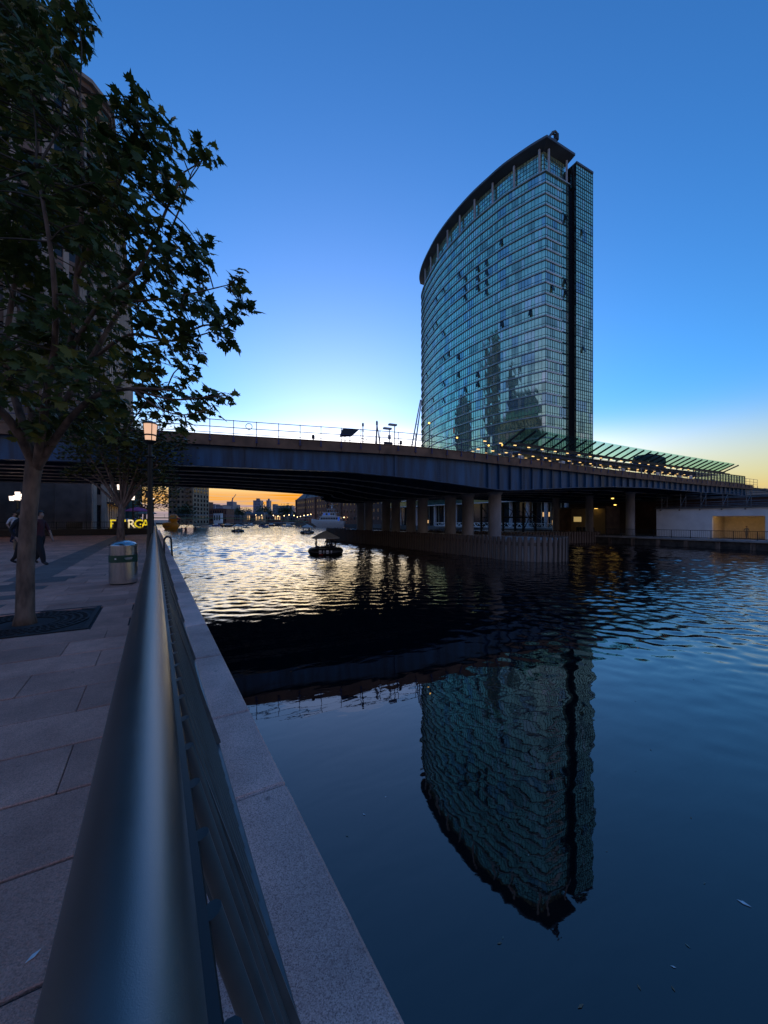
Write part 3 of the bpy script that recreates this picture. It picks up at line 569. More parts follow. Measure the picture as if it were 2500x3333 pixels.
def face(pts, floors, zb, fh, band_h, band_proud, bandmat, split, parts, bandsplit=None, lightp=.10):
    npane = 0; glass = MB(); mull = MB(); n = len(pts)
    outs = []
    for i in range(n-1):
        t = (pts[i+1]-pts[i]).normalized(); outs.append(Vector((t.y, -t.x, 0)))
    for k in range(floors):
        z = zb+k*fh; cl = rg.random()
        for i in range(n-1):
            o = outs[i]; v = noise.noise(Vector((i*.22, k*1.7, 3.1)))
            mi = 0
            if v > .40: mi = 1
            elif v < -.30: mi = 3
            if rg.random() < lightp: mi = 2
            elif rg.random() < .035: mi = 1
            for (a0, a1) in split:
                a0z, a1z = z+a0*fh, z+a1*fh
                if parts and i < parts[0] and k >= floors-parts[1] and a1-a0 > .4 and npane < 300:
                    m = MB(); q = pane_quad(pts[i]+(pts[i+1]-pts[i])*.03, pts[i+1]-(pts[i+1]-pts[i])*.03, a0z, a1z, o)
                    m.add(q+[x-o*.05 for x in q], [(3, 2, 1, 0), (4, 5, 6, 7), (0, 1, 5, 4), (1, 2, 6, 5), (2, 3, 7, 6), (3, 0, 4, 7)]); m.build('pane', GL[mi], tw, world=True); npane += 1
                else:
                    glass.mi = mi; glass.add(pane_quad(pts[i], pts[i+1], a0z, a1z, o), [(3, 2, 1, 0)])
        # floor band
        rows = []
        for i in range(n):
            o = outs[min(i, n-2)]; o = (o+outs[max(i-1, 0)]).normalized()
            rows.append([pts[i]+o*x+Vector((0, 0, z+y)) for x, y in ((.0, -.04), (band_proud, -.02), (band_proud, band_h), (.0, band_h+.03))])
        if bandsplit:
            c = int(n*bandsplit); MB().loft(rows[:c+1], True).build('floor_band', 'band_pale', tw, world=True)
            MB().loft([[r[0], r[0]+(r[1]-r[0])*.4, r[0]+(r[1]-r[0])*.4+Vector((0, 0, .14)), r[0]+Vector((0, 0, .14))] for r in rows[c:]], True).build('floor_band', 'mullion', tw, world=True)
        else: MB().loft(rows, True).build('floor_band', bandmat, tw, world=True)
        for (a0, a1) in split[:-1]:
            rws = [[pts[i]+outs[min(i, n-2)]*x+Vector((0, 0, z+a1*fh+y)) for x, y in ((0, -.04), (.07, -.04), (.07, .05), (0, .05))] for i in range(n)]
            mull.loft(rws, True)
    for i in range(n):
        o = outs[min(i, n-2)]; t = Vector((-o.y, o.x, 0)); p = pts[i]
        mull.add([p-t*.028+Vector((0, 0, zb)), p-t*.028+o*.10+Vector((0, 0, zb)), p+t*.028+o*.10+Vector((0, 0, zb)), p+t*.028+Vector((0, 0, zb))]+[p-t*.028+Vector((0, 0, zb+floors*fh)), p-t*.028+o*.10+Vector((0, 0, zb+floors*fh)), p+t*.028+o*.10+Vector((0, 0, zb+floors*fh)), p+t*.028+Vector((0, 0, zb+floors*fh))], [(0, 1, 5, 4), (1, 2, 6, 5), (2, 3, 7, 6)])
    glass.build('window_panes', GL, tw, world=True, kind='stuff'); mull.build('mullions', 'mullion', tw, world=True, kind='stuff')
face(wall[::-1][:], 29, Z0, FH, .30, .30, 'band_metal', ((.10, .34), (.36, 1.0)), None)
# end face (towards the station) and the slab beside it
C0 = WALL[0]; ef = [C0+END*x for x in [.0+.96*k for k in range(11)]]
face(ef, 29, Z0, FH, .42, .22, 'band_pale', ((.14, .36), (.38, 1.0)), (10, 29), .68, .05)
SL0 = C0+END*10.9+ENDN*1.6; sl = [SL0+END*(.95*k) for k in range(9)]
face(sl, 31, 107.4-31*FH, FH, .16, .12, 'mullion', ((.05, .30), (.33, .62), (.65, 1.0)), None, None, .06)
b0, b1 = SL0-ENDN*.1, sl[-1]-ENDN*.1
MB().prism([((b0+END*.02).x, (b0+END*.02).y), ((b1-END*.02).x, (b1-END*.02).y), ((b1-END*.02-ENDN*12).x, (b1-END*.02-ENDN*12).y), ((b0+END*.02-ENDN*12).x, (b0+END*.02-ENDN*12).y)], 1.3, 107.9).build('side_slab', 'dark_glass', tw, world=True)
MB().bar(SL0+END*.0+Vector((0, 0, 107.65)), sl[-1]+Vector((0, 0, 107.65)), .5, .6).build('parapet', 'eave_metal', tw, world=True)
# crown: set-back glass, columns, roof slab with sloping soffit
cw = resample(corner_line(2.4), .98); cn_ = len(cw)
cg = MB(); cm = MB(); ZC0, ZC1 = 101.8, 108.9
def crown(pts):
    for i in range(len(pts)-1):
        t = (pts[i+1]-pts[i]).normalized(); o = Vector((t.y, -t.x, 0))
        for r_ in range(6):
            z = ZC0+(ZC1-ZC0)*r_/6; cg.mi = rg.choice((0, 0, 0, 1, 1, 3)); cg.add(pane_quad(pts[i], pts[i+1], z, z+(ZC1-ZC0)/6, o), [(3, 2, 1, 0)])
            if i == 0 or True: cm.bar(pts[i]+o*.03+Vector((0, 0, z)), pts[i+1]+o*.03+Vector((0, 0, z)), .08, .10)
        cm.bar(pts[i]+o*.03+Vector((0, 0, ZC0)), pts[i]+o*.03+Vector((0, 0, ZC1)), .10, .10, up=(0, 1, 0))
crown(cw[::-1]); cc = cw[0]; crown([cc+END*(.98*k) for k in range(10)])
cg.build('crown_glazing', GL, tw, world=True, kind='stuff'); cm.build('crown_mullions', 'mullion', tw, world=True, kind='stuff')
MB().prism([(p.x, p.y) for p in corner_line(2.6)]+[(27.0, 178)]+[((EB-ENDN*2.8-END*1.0).x, (EB-ENDN*2.8-END*1.0).y)], 101.75, 108.9).build('crown_core', 'dark_glass', tw, world=True)
L_ = 0.0; acc = 0; prev = None; kk = 0
cpts = resample(corner_line(1.55), .5)
for q in [3+15*k for k in range(9)]:
    if q < len(cpts): MB().lathe([(.33, ZC0-.1), (.33, ZC1+.3)], (cpts[q].x, cpts[q].y, 0), 12).build('column', 'column_pale', tw, smooth=True, world=True, auto=40)
for d in (1.6, 9.2): c = cpts[0]+END*d; MB().lathe([(.33, ZC0-.1), (.33, ZC1+.3)], (c.x, c.y, 0), 12).build('column', 'column_pale', tw, smooth=True, world=True, auto=40)
o0 = corner_line(0.0); o1 = corner_line(3.0)
soff = MB(); k1 = min(len(o0), len(o1)); o0r = [o0[int(i*(len(o0)-1)/(k1-1))] for i in range(k1)]; o1r = [o1[int(i*(len(o1)-1)/(k1-1))] for i in range(k1)]
def eave_row(p, q): return [p+Vector((0, 0, 110.9)), p+Vector((0, 0, 110.25)), q+Vector((0, 0, 108.9)), q+Vector((0, 0, 110.9))]
rows = [eave_row(p, q) for p, q in zip(o0r, o1r)][::-1]
E1 = EB+END*.0; q1 = EB-ENDN*3.0-END*.6
rows.append(eave_row(E1, q1)); soff.loft(rows, True); soff.build('roof_eave', 'eave_metal', tw, world=True)
MB().prism([(p.x, p.y) for p in o1]+[(27.0, 178), (q1.x, q1.y)], 108.6, 110.6).build('roof', 'eave_metal', tw, world=True)
# copings over the highest full storey
rows = [[p+Vector((0, 0, 101.72)), p+Vector((0, 0, 102.1)), q+Vector((0, 0, 102.1)), q+Vector((0, 0, 101.72))] for p, q in zip(*[[cl_[int(i*(len(cl_)-1)/40)] for i in range(41)] for cl_ in (corner_line(.72), corner_line(1.9))])][::-1]
rows.append([C0+END*10.2+ENDN*.4+Vector((0, 0, 101.72)), C0+END*10.2+ENDN*.4+Vector((0, 0, 102.1)), C0+END*10.2-ENDN*.8+Vector((0, 0, 102.1)), C0+END*10.2-ENDN*.8+Vector((0, 0, 101.72))])
MB().loft(rows, True).build('terrace_edge', 'band_metal', tw, world=True)
# windows tilted open
def open_window(u, v, pts):
    best = None
    for a, b_ in zip(pts, pts[1:]):
        ua, ub = a.x/a.y*F+CU, b_.x/b_.y*F+CU
        if min(ua, ub) <= u <= max(ua, ub): f = (u-ua)/(ub-ua+1e-9); best = (a.lerp(b_, f), (b_-a).normalized()); break
    if not best: return
    p, t = best; o = Vector((t.y, -t.x, 0)) if Vector((t.y, -t.x, 0)).dot(p) < 0 else Vector((-t.y, t.x, 0)); z = CH+(HZ-v)/F*p.y
    k = math.floor((z-Z0)/FH); zt = Z0+k*FH+.96*FH
    top = p+o*.06+Vector((0, 0, zt)); bot = p+o*.62+Vector((0, 0, zt-1.75))
    MB().bar(top, bot, .92, .07, up=o).build('open_window', 'dark_glass', tw, world=True)
z5 = ((430, 1135), (475, 1160), (565, 1090), (565, 1165), (628, 1055), (628, 1118), (628, 1195), (472, 1225), (318, 1240), (565, 1230), (472, 1290), (628, 1260), (735, 905)); z6 = ((318, 85), (472, 140), (265, 205), (265, 380), (240, 410), (318, 390), (195, 455), (195, 510), (355, 545), (425, 570), (318, 575), (425, 695), (565, 705), (195, 735), (318, 755), (565, 770), (475, 805), (240, 875), (318, 880), (740, 340), (945, 255))
for x, y in z5: open_window(1300+x*.452, 380+y*.452, wall)
for x, y in z6: open_window(1300+x*.452, 900+y*.452, wall)
for x, y in ((1195, 715), (1190, 1180), (1100, 1225), (1195, 1260)): open_window(1300+x*.452, 380+y*.452, ef)
for u, v in ((1895, 769), (1898, 1144)): open_window(u, v, sl)
# podium with columns
pd = thing('tower_podium', 'glazed podium with round columns seen between the bridge piers', 'building', Q(95, 92, 1.3), QA)
MB().box((6, 6, 4.0), (11, 96, 8.0)).build('wall', 'dark_glass', pd); MB().box((2.5, 6, 8.9), (9, 100, 2.0)).build('fascia', 'teal_glass', pd, bevel=.1); MB().box((1.8, 6, 10.05), (10, 101, .3)).build('roof_edge', 'band_pale', pd); MB().box((1.7, 6, 7.75), (8.5, 100.5, .25)).build('soffit', 'white_paint', pd)
for k in range(17): MB().lathe([(.55, 0), (.55, 7.65)], (-.9, -40+6*k, 0), 12).build('column', 'column_pale', pd, smooth=True, auto=40)
for k in range(32): MB().box((.45, -40.5+3*k, 3.9), (.12, .16, 7.6)).build('mullion', 'band_metal', pd)
for k, h_ in ((3, 1), (4, 2), (9, 1), (11, 2), (14, 1), (18, 2), (22, 1), (26, 1)): MB().box((.42, -39+3*k, 1.6+2.2*(h_-1)), (.1, 2.2, 1.2)).build('lit_window', 'window_warm', pd)
# window-cleaning crane on the roof corner
rc = thing('roof_crane', 'small curved window-cleaning crane on the tower roof corner', 'crane', EAV[0]+Vector((2.2, 2.2, 110.9)), R(20))
pts = [(-1.1, 0, 0), (-.7, 0, 1.3), (0, 0, 2.5), (1.0, 0, 3.1), (1.9, 0, 2.7)]
for y in (-.35, .35): MB().tube([(x, y, z) for x, y0, z in pts], [.22, .25, .3, .3, .2], 8).build('arm', 'eave_metal', rc, smooth=True)
MB().box((1.7, 0, 1.9), (1.1, 1.2, 1.9)).build('cradle', 'dark_steel', rc, bevel=.15); MB().box((0, 0, .25), (2.4, 1.4, .5)).build('base', 'eave_metal', rc)
# towers behind the camera that the curved glass mirrors
def mirror_tower(name, label, x, y, wd, dp, h, rz, cap):
    th = thing(name, label, 'tower', (x, y, 2.0), rz); MB().box((0, 0, h/2), (wd, dp, h)).build('wall', 'far_tower_glass', th)
    k = 0
    z = 3.0
    while z < h-1: MB().box((0, 0, z), (wd+.5, dp+.5, 1.3)).build('floor_band', 'stone_brown' if cap else 'far_tower', th); z += 3.9
    MB().box((0, 0, h+3), (wd*.7, dp*.7, 6)).build('plant_room', 'far_tower', th)
    if cap: MB().lathe([(wd*.62, h+6), (.2, h+6+wd*.6)], n=4, a0=math.pi/4).build('pyramid_roof', 'copper_green', th)
mirror_tower('office_tower', 'tall pyramid-topped office tower mirrored in the curved glass', -190, 128, 24, 24, 150, .1, True)
mirror_tower('office_tower', 'slim office tower mirrored beside the pyramid-topped tower', -176, 49, 22, 26, 127, .3, False)
mirror_tower('office_tower', 'broad lower office block mirrored near the tower corner', -112, 36, 30, 62, 84, .35, False)
mirror_tower('office_tower', 'stepped brown office block mirrored low in the left half of the glass', -178, 214, 34, 34, 104, .2, False)
# a few rooms with the light on
for u, v in ((1480, 1402),):
    pts = ef if u > 1785 else wall
    for a, b_ in zip(pts, pts[1:]):
        ua, ub = a.x/a.y*F+CU, b_.x/b_.y*F+CU
        if min(ua, ub) <= u <= max(ua, ub):
            t = (b_-a).normalized(); o = Vector((t.y, -t.x, 0)); o = o if o.dot(a) < 0 else -o
            k = math.floor((CH+(HZ-v)/F*a.y-Z0)/FH); q = [a+o*.03+Vector((0, 0, Z0+(k+.40)*FH)), b_+o*.03+Vector((0, 0, Z0+(k+.40)*FH)), b_+o*.03+Vector((0, 0, Z0+(k+.97)*FH)), a+o*.03+Vector((0, 0, Z0+(k+.97)*FH))]
            MB().add(q+[x-o*.02 for x in q], [(0, 1, 2, 3), (7, 6, 5, 4)]).build('lit_window', 'room_glow', tw, world=True); break
# ------------------------------------------------------------------ station on the bridge: platform, windbreaks, glass canopy, lamps
def clear_glass(name, col, alpha):
    m = bpy.data.materials.new(name); m.use_nodes = True; nt = m.node_tree; b = nt.nodes['Principled BSDF']; out = nt.nodes['Material Output']
    b.inputs['Base Color'].default_value = tuple(x*.4 for x in col)+(1,); b.inputs['Roughness'].default_value = .08
    t = nt.nodes.new('ShaderNodeBsdfTransparent'); t.inputs[0].default_value = col+(1,)
    mx = nt.nodes.new('ShaderNodeMixShader'); mx.inputs[0].default_value = alpha; nt.links.new(t.outputs[0], mx.inputs[1]); nt.links.new(b.outputs[0], mx.inputs[2]); nt.links.new(mx.outputs[0], out.inputs[0]); M[name] = m
clear_glass('canopy_glass', (.68, .86, .82), .09); clear_glass('screen_glass', (.70, .80, .80), .25)
I0 = min(range(idx(0), NB), key=lambda j: abs(bp(j, 5.2, 0).x/bp(j, 5.2, 0).y*F+CU-1685)); I1 = min(range(idx(30), NB), key=lambda j: abs(bp(j, 4.3, 0).x/bp(j, 4.3, 0).y*F+CU-2405))
st = thing('station_canopy', 'long teal glass station canopy with slanted steel ribs and rows of lamps', 'canopy', bp(I0, 6, ZT-.35))
ZL, ZH = 12.45, 13.75; OL, OH = 7.6, 4.3
step = 6; ks = list(range(I0, I1, step))
for a, b_ in zip(ks, ks[1:]):
    q = [bp(a, OL, ZL+.24), bp(b_, OL, ZL+.24), bp(b_, OH, ZH+.24), bp(a, OH, ZH+.24)]
    MB().add(q+[x+Vector((0, 0, .03)) for x in q], [(0, 1, 2, 3), (7, 6, 5, 4), (0, 4, 5, 1), (1, 5, 6, 2), (2, 6, 7, 3), (3, 7, 4, 0)]).build('glass_panel', 'canopy_glass', st, world=True)
for a in range(I0, I1, 4): MB().bar(bp(a, OL-.4, ZL+.0), bp(a, OH-.1, ZH+.08), .10, .22).build('rib', 'dark_steel', st, world=True)
for off, z, h_ in ((OL+.1, ZL-.12, .3), (OL-1.3, ZL+.25, .14), (5.6, 12.32, .16)): MB().loft([[bp(j, off-.1, z-h_/2), bp(j, off+.1, z-h_/2), bp(j, off+.1, z+h_/2), bp(j, off-.1, z+h_/2)] for j in range(I0, I1+1, 2)], True).build('beam', 'dark_steel', st, world=True)
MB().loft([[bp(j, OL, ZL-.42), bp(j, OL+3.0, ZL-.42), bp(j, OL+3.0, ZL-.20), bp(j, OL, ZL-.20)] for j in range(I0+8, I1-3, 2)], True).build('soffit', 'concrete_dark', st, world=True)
for a in range(I0+4, I1, 12):
    MB().tube([bp(a, OL+.1, ZT-.35), bp(a, OL+.1, ZL+.0)], .09, 8).build('column', 'galv', st, world=True)
    MB().tube([bp(a, 10.2, ZT-.35), bp(a, 10.2, ZL-.3)], .09, 8).build('column', 'galv', st, world=True)
for r_, (off, z) in enumerate(((5.6, 12.2), (7.7, 11.75), (9.6, 11.9))):
    for a in range(I0-10+r_*2, I1-2, 5):
        c = bp(a, off, z); t = tang(a); MB().box(c, (.36, .14, .07), math.atan2(t.y, t.x)).build('lamp', 'lamp_platform', st, world=True)
pf = thing('station_platform', 'station platform with glass windbreaks and people shapes behind the bridge railing', 'platform', bp(I0, 7, ZT-.35))
MB().loft([[bp(j, 4.2, ZT-.349), bp(j, 11.1, ZT-.349), bp(j, 11.1, ZT+.32), bp(j, 4.2, ZT+.32)] for j in range(I0-6, I1+8, 2)], True).build('platform_slab', 'concrete', pf, world=True)
rs = random.Random(21)
for a in range(I0-2, I1, 3):
    if rs.random() < .22: continue
    q = [bp(a, 10.1, ZT+.45), bp(a+3, 10.1, ZT+.45), bp(a+3, 10.1, ZL-1.1), bp(a, 10.1, ZL-1.1)]; o = back(a)*.03
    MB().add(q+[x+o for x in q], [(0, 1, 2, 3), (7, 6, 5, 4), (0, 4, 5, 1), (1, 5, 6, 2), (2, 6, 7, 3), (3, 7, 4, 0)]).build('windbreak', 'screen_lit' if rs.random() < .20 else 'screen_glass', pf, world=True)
    MB().bar(bp(a, 10.08, ZT+.3), bp(a, 10.08, ZL-1.05), .07, .07, up=(0, 1, 0)).build('post', 'dark_steel', pf, world=True)
for a in range(I0, I1-2, 5):
    p = bp(a, 6.7+rs.uniform(-.5, 2.5), ZT+.32); k = rs.random()
    if k < .35: MB().box(p+Vector((0, 0, 1.0)), (.9, .12, 1.3), math.atan2(tang(a).y, tang(a).x)).build('notice_board', rs.choice(('screen_lit', 'wall_white', 'cloth_maroon')), pf, world=True)
    elif k < .7: MB().box(p+Vector((0, 0, .35)), (1.6, .5, .1), math.atan2(tang(a).y, tang(a).x)).box(p+Vector((0, 0, .15)), (1.2, .1, .3), math.atan2(tang(a).y, tang(a).x)).build('bench', 'dark_steel', pf, world=True)
    else: MB().box(p+Vector((0, 0, .75)), (.6, .5, 1.5), math.atan2(tang(a).y, tang(a).x)).build('kiosk', rs.choice(('galv', 'wall_white')), pf, world=True)
# glazed parapet at the far platform end
pe = thing('platform_end', 'glazed railing frame at the right end of the station platform', 'railing', bp(idx(50), .6, ZT))
for a in range(idx(46.2), idx(62), 2): MB().bar(bp(a, .5, ZT-.1), bp(a, .5, ZT+1.5), .10, .10, up=(0, 1, 0)).build('post', 'dark_steel', pe, world=True)
for z in (.15, 1.45): MB().loft([[bp(j, .44, ZT+z-.05), bp(j, .56, ZT+z-.05), bp(j, .56, ZT+z+.05), bp(j, .44, ZT+z+.05)] for j in range(idx(46.2), idx(62), 2)], True).build('rail', 'dark_steel', pe, world=True)
for a in range(idx(46.2), idx(62)-2, 2):
    q = [bp(a, .5, ZT+.2), bp(a+2, .5, ZT+.2), bp(a+2, .5, ZT+1.4), bp(a, .5, ZT+1.4)]; MB().add(q+[x+Vector((.01, .02, 0)) for x in q], [(0, 1, 2, 3), (7, 6, 5, 4)]).build('pane', 'screen_glass', pe, world=True)
rb = thing('roof_plant', 'dark box-shaped plant room with curved top on the station roof end', 'plant room', bp(idx(50), 9, ZL), math.atan2(tang(idx(52)).y, tang(idx(52)).x))
MB().box((0, 0, .75), (5.2, 3, 2.5)).build('box', 'slate', rb, bevel=.3); MB().box((0, 0, 2.1), (3.6, 2.4, .3)).build('lid', 'dark_steel', rb, bevel=.1)
MB().box((0, 0, -1.4), (.4, .4, 2.4)).build('leg', 'dark_steel', rb)
for u, v, lb in ((1403, 1377, 'small lit globe lamp against the tower foot, leftmost'), (1490, 1425, 'yellow globe lamp in front of the tower base'), (1595, 1450, 'amber platform lamp left of the canopy'), (1637, 1449, 'amber platform lamp nearest the canopy end')):
    a = min(range(NB), key=lambda j: abs(bp(j, 4.5, 0).x/bp(j, 4.5, 0).y*F+CU-u)); p = bp(a, 4.5, ZT-.35); h_ = CH+(HZ-v)/F*p.y-p.z
    th = thing('platform_lamp', lb, 'lamp', p); MB().tube([(0, 0, 0), (0, 0, h_-.15)], .045, 8).build('post', 'dark_steel', th); MB().ball((0, 0, h_), (.10, .10, .09), 10, 6).build('globe', 'lamp_amber', th)
# ------------------------------------------------------------------ right bank: quay edge, white building with lit recess, scaffold, stairs
eq = structure(MB().box((60.55, -20, -.2), (.5, 144, 2.3)).build('right_quay_wall', 'dark_stone')); eq.rotation_euler = (0, 0, QA)
for k in range(40): MB().box((60.40, 44-2.2*k, 1.02), (.75, 2.17, .24)).build('coping_stone', 'concrete', eq, bevel=.03)
for k in range(24): MB().box((60.26, 43-3.3*k, .35), (.14, .5, 1.0)).build('fender', 'pile_timber', eq, bevel=.02)
rq = thing('right_quay_railing', 'thin dark railing along the far right quay in front of the white wall', 'railing', Q(20, 61, 1.14), QA)
for k in range(24): MB().box((0, 14-2.2*k, .55), (.07, .07, 1.1)).build('post', 'dark_steel', rq)
for z in (1.08, .14): MB().box((0, -11.4, z), (.06, 51, .06)).build('rail', 'dark_steel', rq)
bm_ = MB().box((0, 0, .61), (.018, .018, .92)).mesh('baluster', 'dark_steel')
for k in range(220): link('baluster', bm_, rq, (0, 13.8-.2*k, 0))
wb = thing('white_building', 'low white rendered building with an amber lit recess on the right bank', 'building', Q(28.4, 65, 1.1), QA)
RS0, RS1 = -5.6, -12.9   # recess along the wall (local y), from photo columns
def wy(u): D = ray_n(u, 65); p = P(u, HZ, D); return p.dot(DV)-28.4
RS0, RS1 = wy(2318), wy(2491)
H_ = 4.1
MB().box((.2, RS0/2, H_/2), (.4, -RS0, H_)).build('wall', 'wall_white', wb)
MB().box((.2, (RS1-30)/2, H_/2), (.4, -(-30-RS1), H_)).build('wall', 'wall_white', wb)
MB().box((.2, (RS0+RS1)/2, (H_+3.0)/2), (.4, RS0-RS1, H_-3.0)).build('wall', 'wall_white', wb)
MB().box((5.0, .2+.0, H_/2), (10, .4, H_)).build('side_wall', 'wall_white', wb)
MB().box((4.2, (RS0+RS1)/2, 1.7), (.3, RS0-RS1, 3.4)).build('recess_back', 'wall_cream', wb)
for y in (RS0+.1, RS1-.1): MB().box((2.2, y, 1.7), (3.6, .2, 3.4)).build('recess_side', 'wall_cream', wb)
MB().box((2.2, (RS0+RS1)/2, 3.45), (3.8, RS0-RS1, .2)).build('recess_ceiling', 'wall_white', wb)
MB().box((5, -15, H_+.1), (10.6, 30.8, .2)).build('roof', 'concrete_dark', wb)
for y in (RS0*.7+RS1*.3, RS0*.3+RS1*.7): MB().box((.7, y, 3.30), (.3, 1.2, .05)).build('ceiling_lamp', 'lamp_recess', wb)
MB().box((-1.9, -8, -.02), (3.6, 46, .06)).build('path', 'concrete', wb)
sf = thing('scaffold_railing', 'grey tube scaffold guard rails on top of the white building', 'scaffold', Q(28.4, 65.3, 5.3), QA)
for k in range(13): MB().tube([(0, -.2-2.4*k, -.1), (0, -.2-2.4*k, 2.1)], .05, 8).build('upright', 'scaffold', sf); MB().tube([(0, -.2-2.4*k, .3), (1.6, -.2-2.4*k, 1.7)], .035, 6).build('brace', 'scaffold', sf)
for z in (.25, .75, 1.25, 1.75, 2.0): MB().tube([(0, .6, z), (0, -30, z)], .04, 8).build('ledger', 'scaffold', sf)
for z in (.5, 1.5): MB().tube([(1.6, .6, z), (1.6, -30, z)], .04, 8).build('ledger', 'scaffold', sf)
for k in range(13): MB().tube([(1.6, -.2-2.4*k, -.1), (1.6, -.2-2.4*k, 2.1)], .05, 8).build('upright', 'scaffold', sf)
MB().box((.8, -14.7, .02), (1.9, 31, .06)).build('board', 'pile_timber', sf)
for k in range(13): MB().box((-.25, -.2-2.4*k, -.28), (.5, .12, .16)).build('bracket', 'scaffold', sf)
hb = thing('distant_guardrail', 'pale far guardrail right of the station end', 'railing', P(2440, 1612, 75))
for k in range(8): MB().bar(P(2400+k*30, 1616, 75), P(2400+k*30, 1588, 75), .06, .06, up=(0, 1, 0)).build('post', 'galv', hb, world=True)
for v in (1590, 1602): MB().bar(P(2395, v, 75), P(2620, v, 75), .06, .06).build('rail', 'galv', hb, world=True)
MB().box(P(2520, 1626, 76), (16, 1.0, 1.2)).build('wall', 'concrete_dark', hb, world=True)
for s_ in (2420, 2600): MB().box((P(s_, 0, 76).x, 76, (P(0, 1635, 76).z+1.1)/2), (.6, .8, P(0, 1635, 76).z-1.1)).build('support', 'concrete_dark', hb, world=True)
# steelwork and stairs in the shade under the station
us = thing('stair_tower', 'dark steel stair tower and bracing in the shadow under the station', 'stairs', Q(45, 55, 1.5), QA)
for x, y in ((0, 0), (3.2, 0), (0, 4.5), (3.2, 4.5), (-4, 2), (-4, 6)): MB().box((x, y, 2.5), (.28, .28, 5.0)).build('column', 'dark_steel', us)
for k in range(14): MB().box((1.6, -3+.32*k, .2+.2*k), (2.6, .34, .05)).build('tread', 'dark_steel', us)
for x in (.3, 2.9): MB().bar((x, -3.1, 1.0), (x, 1.3, 3.8), .06, .06).build('handrail', 'galv', us)
for a, b_ in (((0, 0, .3), (3.2, 0, 4.6)), ((3.2, 0, .3), (0, 0, 4.6)), ((0, 4.5, .3), (3.2, 4.5, 4.6)), ((-4, 2, .3), (-4, 6, 4.6)), ((-4, 6, .3), (-4, 2, 4.6)), ((0, 0, 2.5), (0, 4.5, 4.8))): MB().bar(a, b_, .1, .1).build('brace', 'dark_steel', us)
MB().box((0, 3, 2.55), (8, 5, .2)).build('landing', 'dark_steel', us)
for (u, v, D, lb) in ((1994, 1622, 62, 'bright lamp hanging under the station bridge'), (2002, 1643, 63, 'small dim lamp just below the bright one under the station')):
    p = P(u, v, D); th = thing('hanging_lamp', lb, 'lamp', p); MB().ball((0, 0, 0), (.20, .20, .12), 10, 6).build('bulb', 'lamp_amber', th); MB().tube([(0, 0, .08), (0, 0, 1.2)], .025, 6).build('cable', 'dark_steel', th); MB().lathe([(.26, .05), (.10, .16)], n=12).build('shade', 'dark_steel', th)
lb_ = thing('ticket_lobby', 'yellow lit lobby opening under the bridge beside the white building', 'lobby', Q(37.5, 66, 1.1), QA)
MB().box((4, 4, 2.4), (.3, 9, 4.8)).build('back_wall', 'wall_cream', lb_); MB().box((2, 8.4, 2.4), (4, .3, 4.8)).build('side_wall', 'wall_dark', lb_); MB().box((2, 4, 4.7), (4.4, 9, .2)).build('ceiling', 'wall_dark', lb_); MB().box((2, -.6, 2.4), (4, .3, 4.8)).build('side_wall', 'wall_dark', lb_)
for y in (3.0,): MB().box((3.2, y, 4.55), (.2, .5, .06)).build('ceiling_lamp', 'lamp_amber', lb_)
for y in (2, 3.2, 4.4): MB().box((.2, y, .6), (.5, .8, 1.2)).build('barrier', 'dark_steel', lb_, bevel=.05)
MB().box((.1, 4.6, 2.6), (.12, 1.4, .9)).build('notice_board', 'shop_yellow', lb_)
jn = thing('white_jetty', 'white zigzag-railed pontoon walkway behind the bridge piers', 'jetty', Q(74, 78, 1.0), QA)
MB().box((0, 0, .5), (2.2, 46, .35)).build('deck', 'concrete', jn)
for x in (-1.05, 1.05):
    for z in (.75, 1.75): MB().box((x, 0, z), (.08, 46, .10)).build('rail', 'hull_white', jn)
    for k in range(23): MB().bar((x, -23+2*k, .75), (x, -22+2*k, 1.75), .07, .09).build('diagonal', 'hull_white', jn); MB().bar((x, -22+2*k, 1.75), (x, -21+2*k, .75), .07, .09).build('diagonal', 'hull_white', jn)
for y in (-20, -7, 7, 20): MB().box((0, y, -.4), (1.6, 3, 1.6)).build('float', 'concrete_dark', jn)

vw = thing('viaduct_wall', 'dark brick viaduct wall behind the scaffold and under the station', 'wall', Q(20, 76, 1.1), QA)
MB().box((.5, -5, 2.9), (1.0, 70, 5.8)).build('wall', 'brick_dark', vw); MB().box((.4, -5, 6.0), (1.3, 70.4, .4)).build('coping', 'concrete_dark', vw)
for k in range(9): MB().box((-.2, 26-8*k, 2.9), (.5, 1.1, 5.75)).build('buttress', 'brick_dark', vw)
# ------------------------------------------------------------------ maple by the railing
def leaf_outline():
    # half outline of a palmate five-lobed leaf, tip up, mirrored
    half = [(0, 0), (.10, -.02), (.34, -.10), (.26, .06), (.52, .16), (.40, .22), (.50, .42), (.30, .36), (.27, .46), (.20, .62), (.10, .58), (0, 1.0)]
    right = [(x, y) for x, y in half]; left = [(-x, y) for x, y in half[-2:0:-1]]
    return right+left
LO = leaf_outline()
def leaf_mesh(name, matname, fold):
    mb = MB(); pts = [(x, y-.25, -abs(x)*fold-(max(y-.4, 0)**2)*fold) for x, y in LO]
    n = len(LO); h = n//2
    mb.add(pts, [tuple(range(0, h+1)), tuple([0]+list(range(h, n)))]); return mb.mesh(name, matname)
def rot_frame(normal, spin):
    n = Vector(normal).normalized(); t = n.cross(Vector((0, 0, 1)));
    if t.length < 1e-3: t = Vector((1, 0, 0))
    t.normalize(); b = n.cross(t); x = t*math.cos(spin)+b*math.sin(spin); y = n.cross(x)
    return Matrix((x, y, n)).transposed()
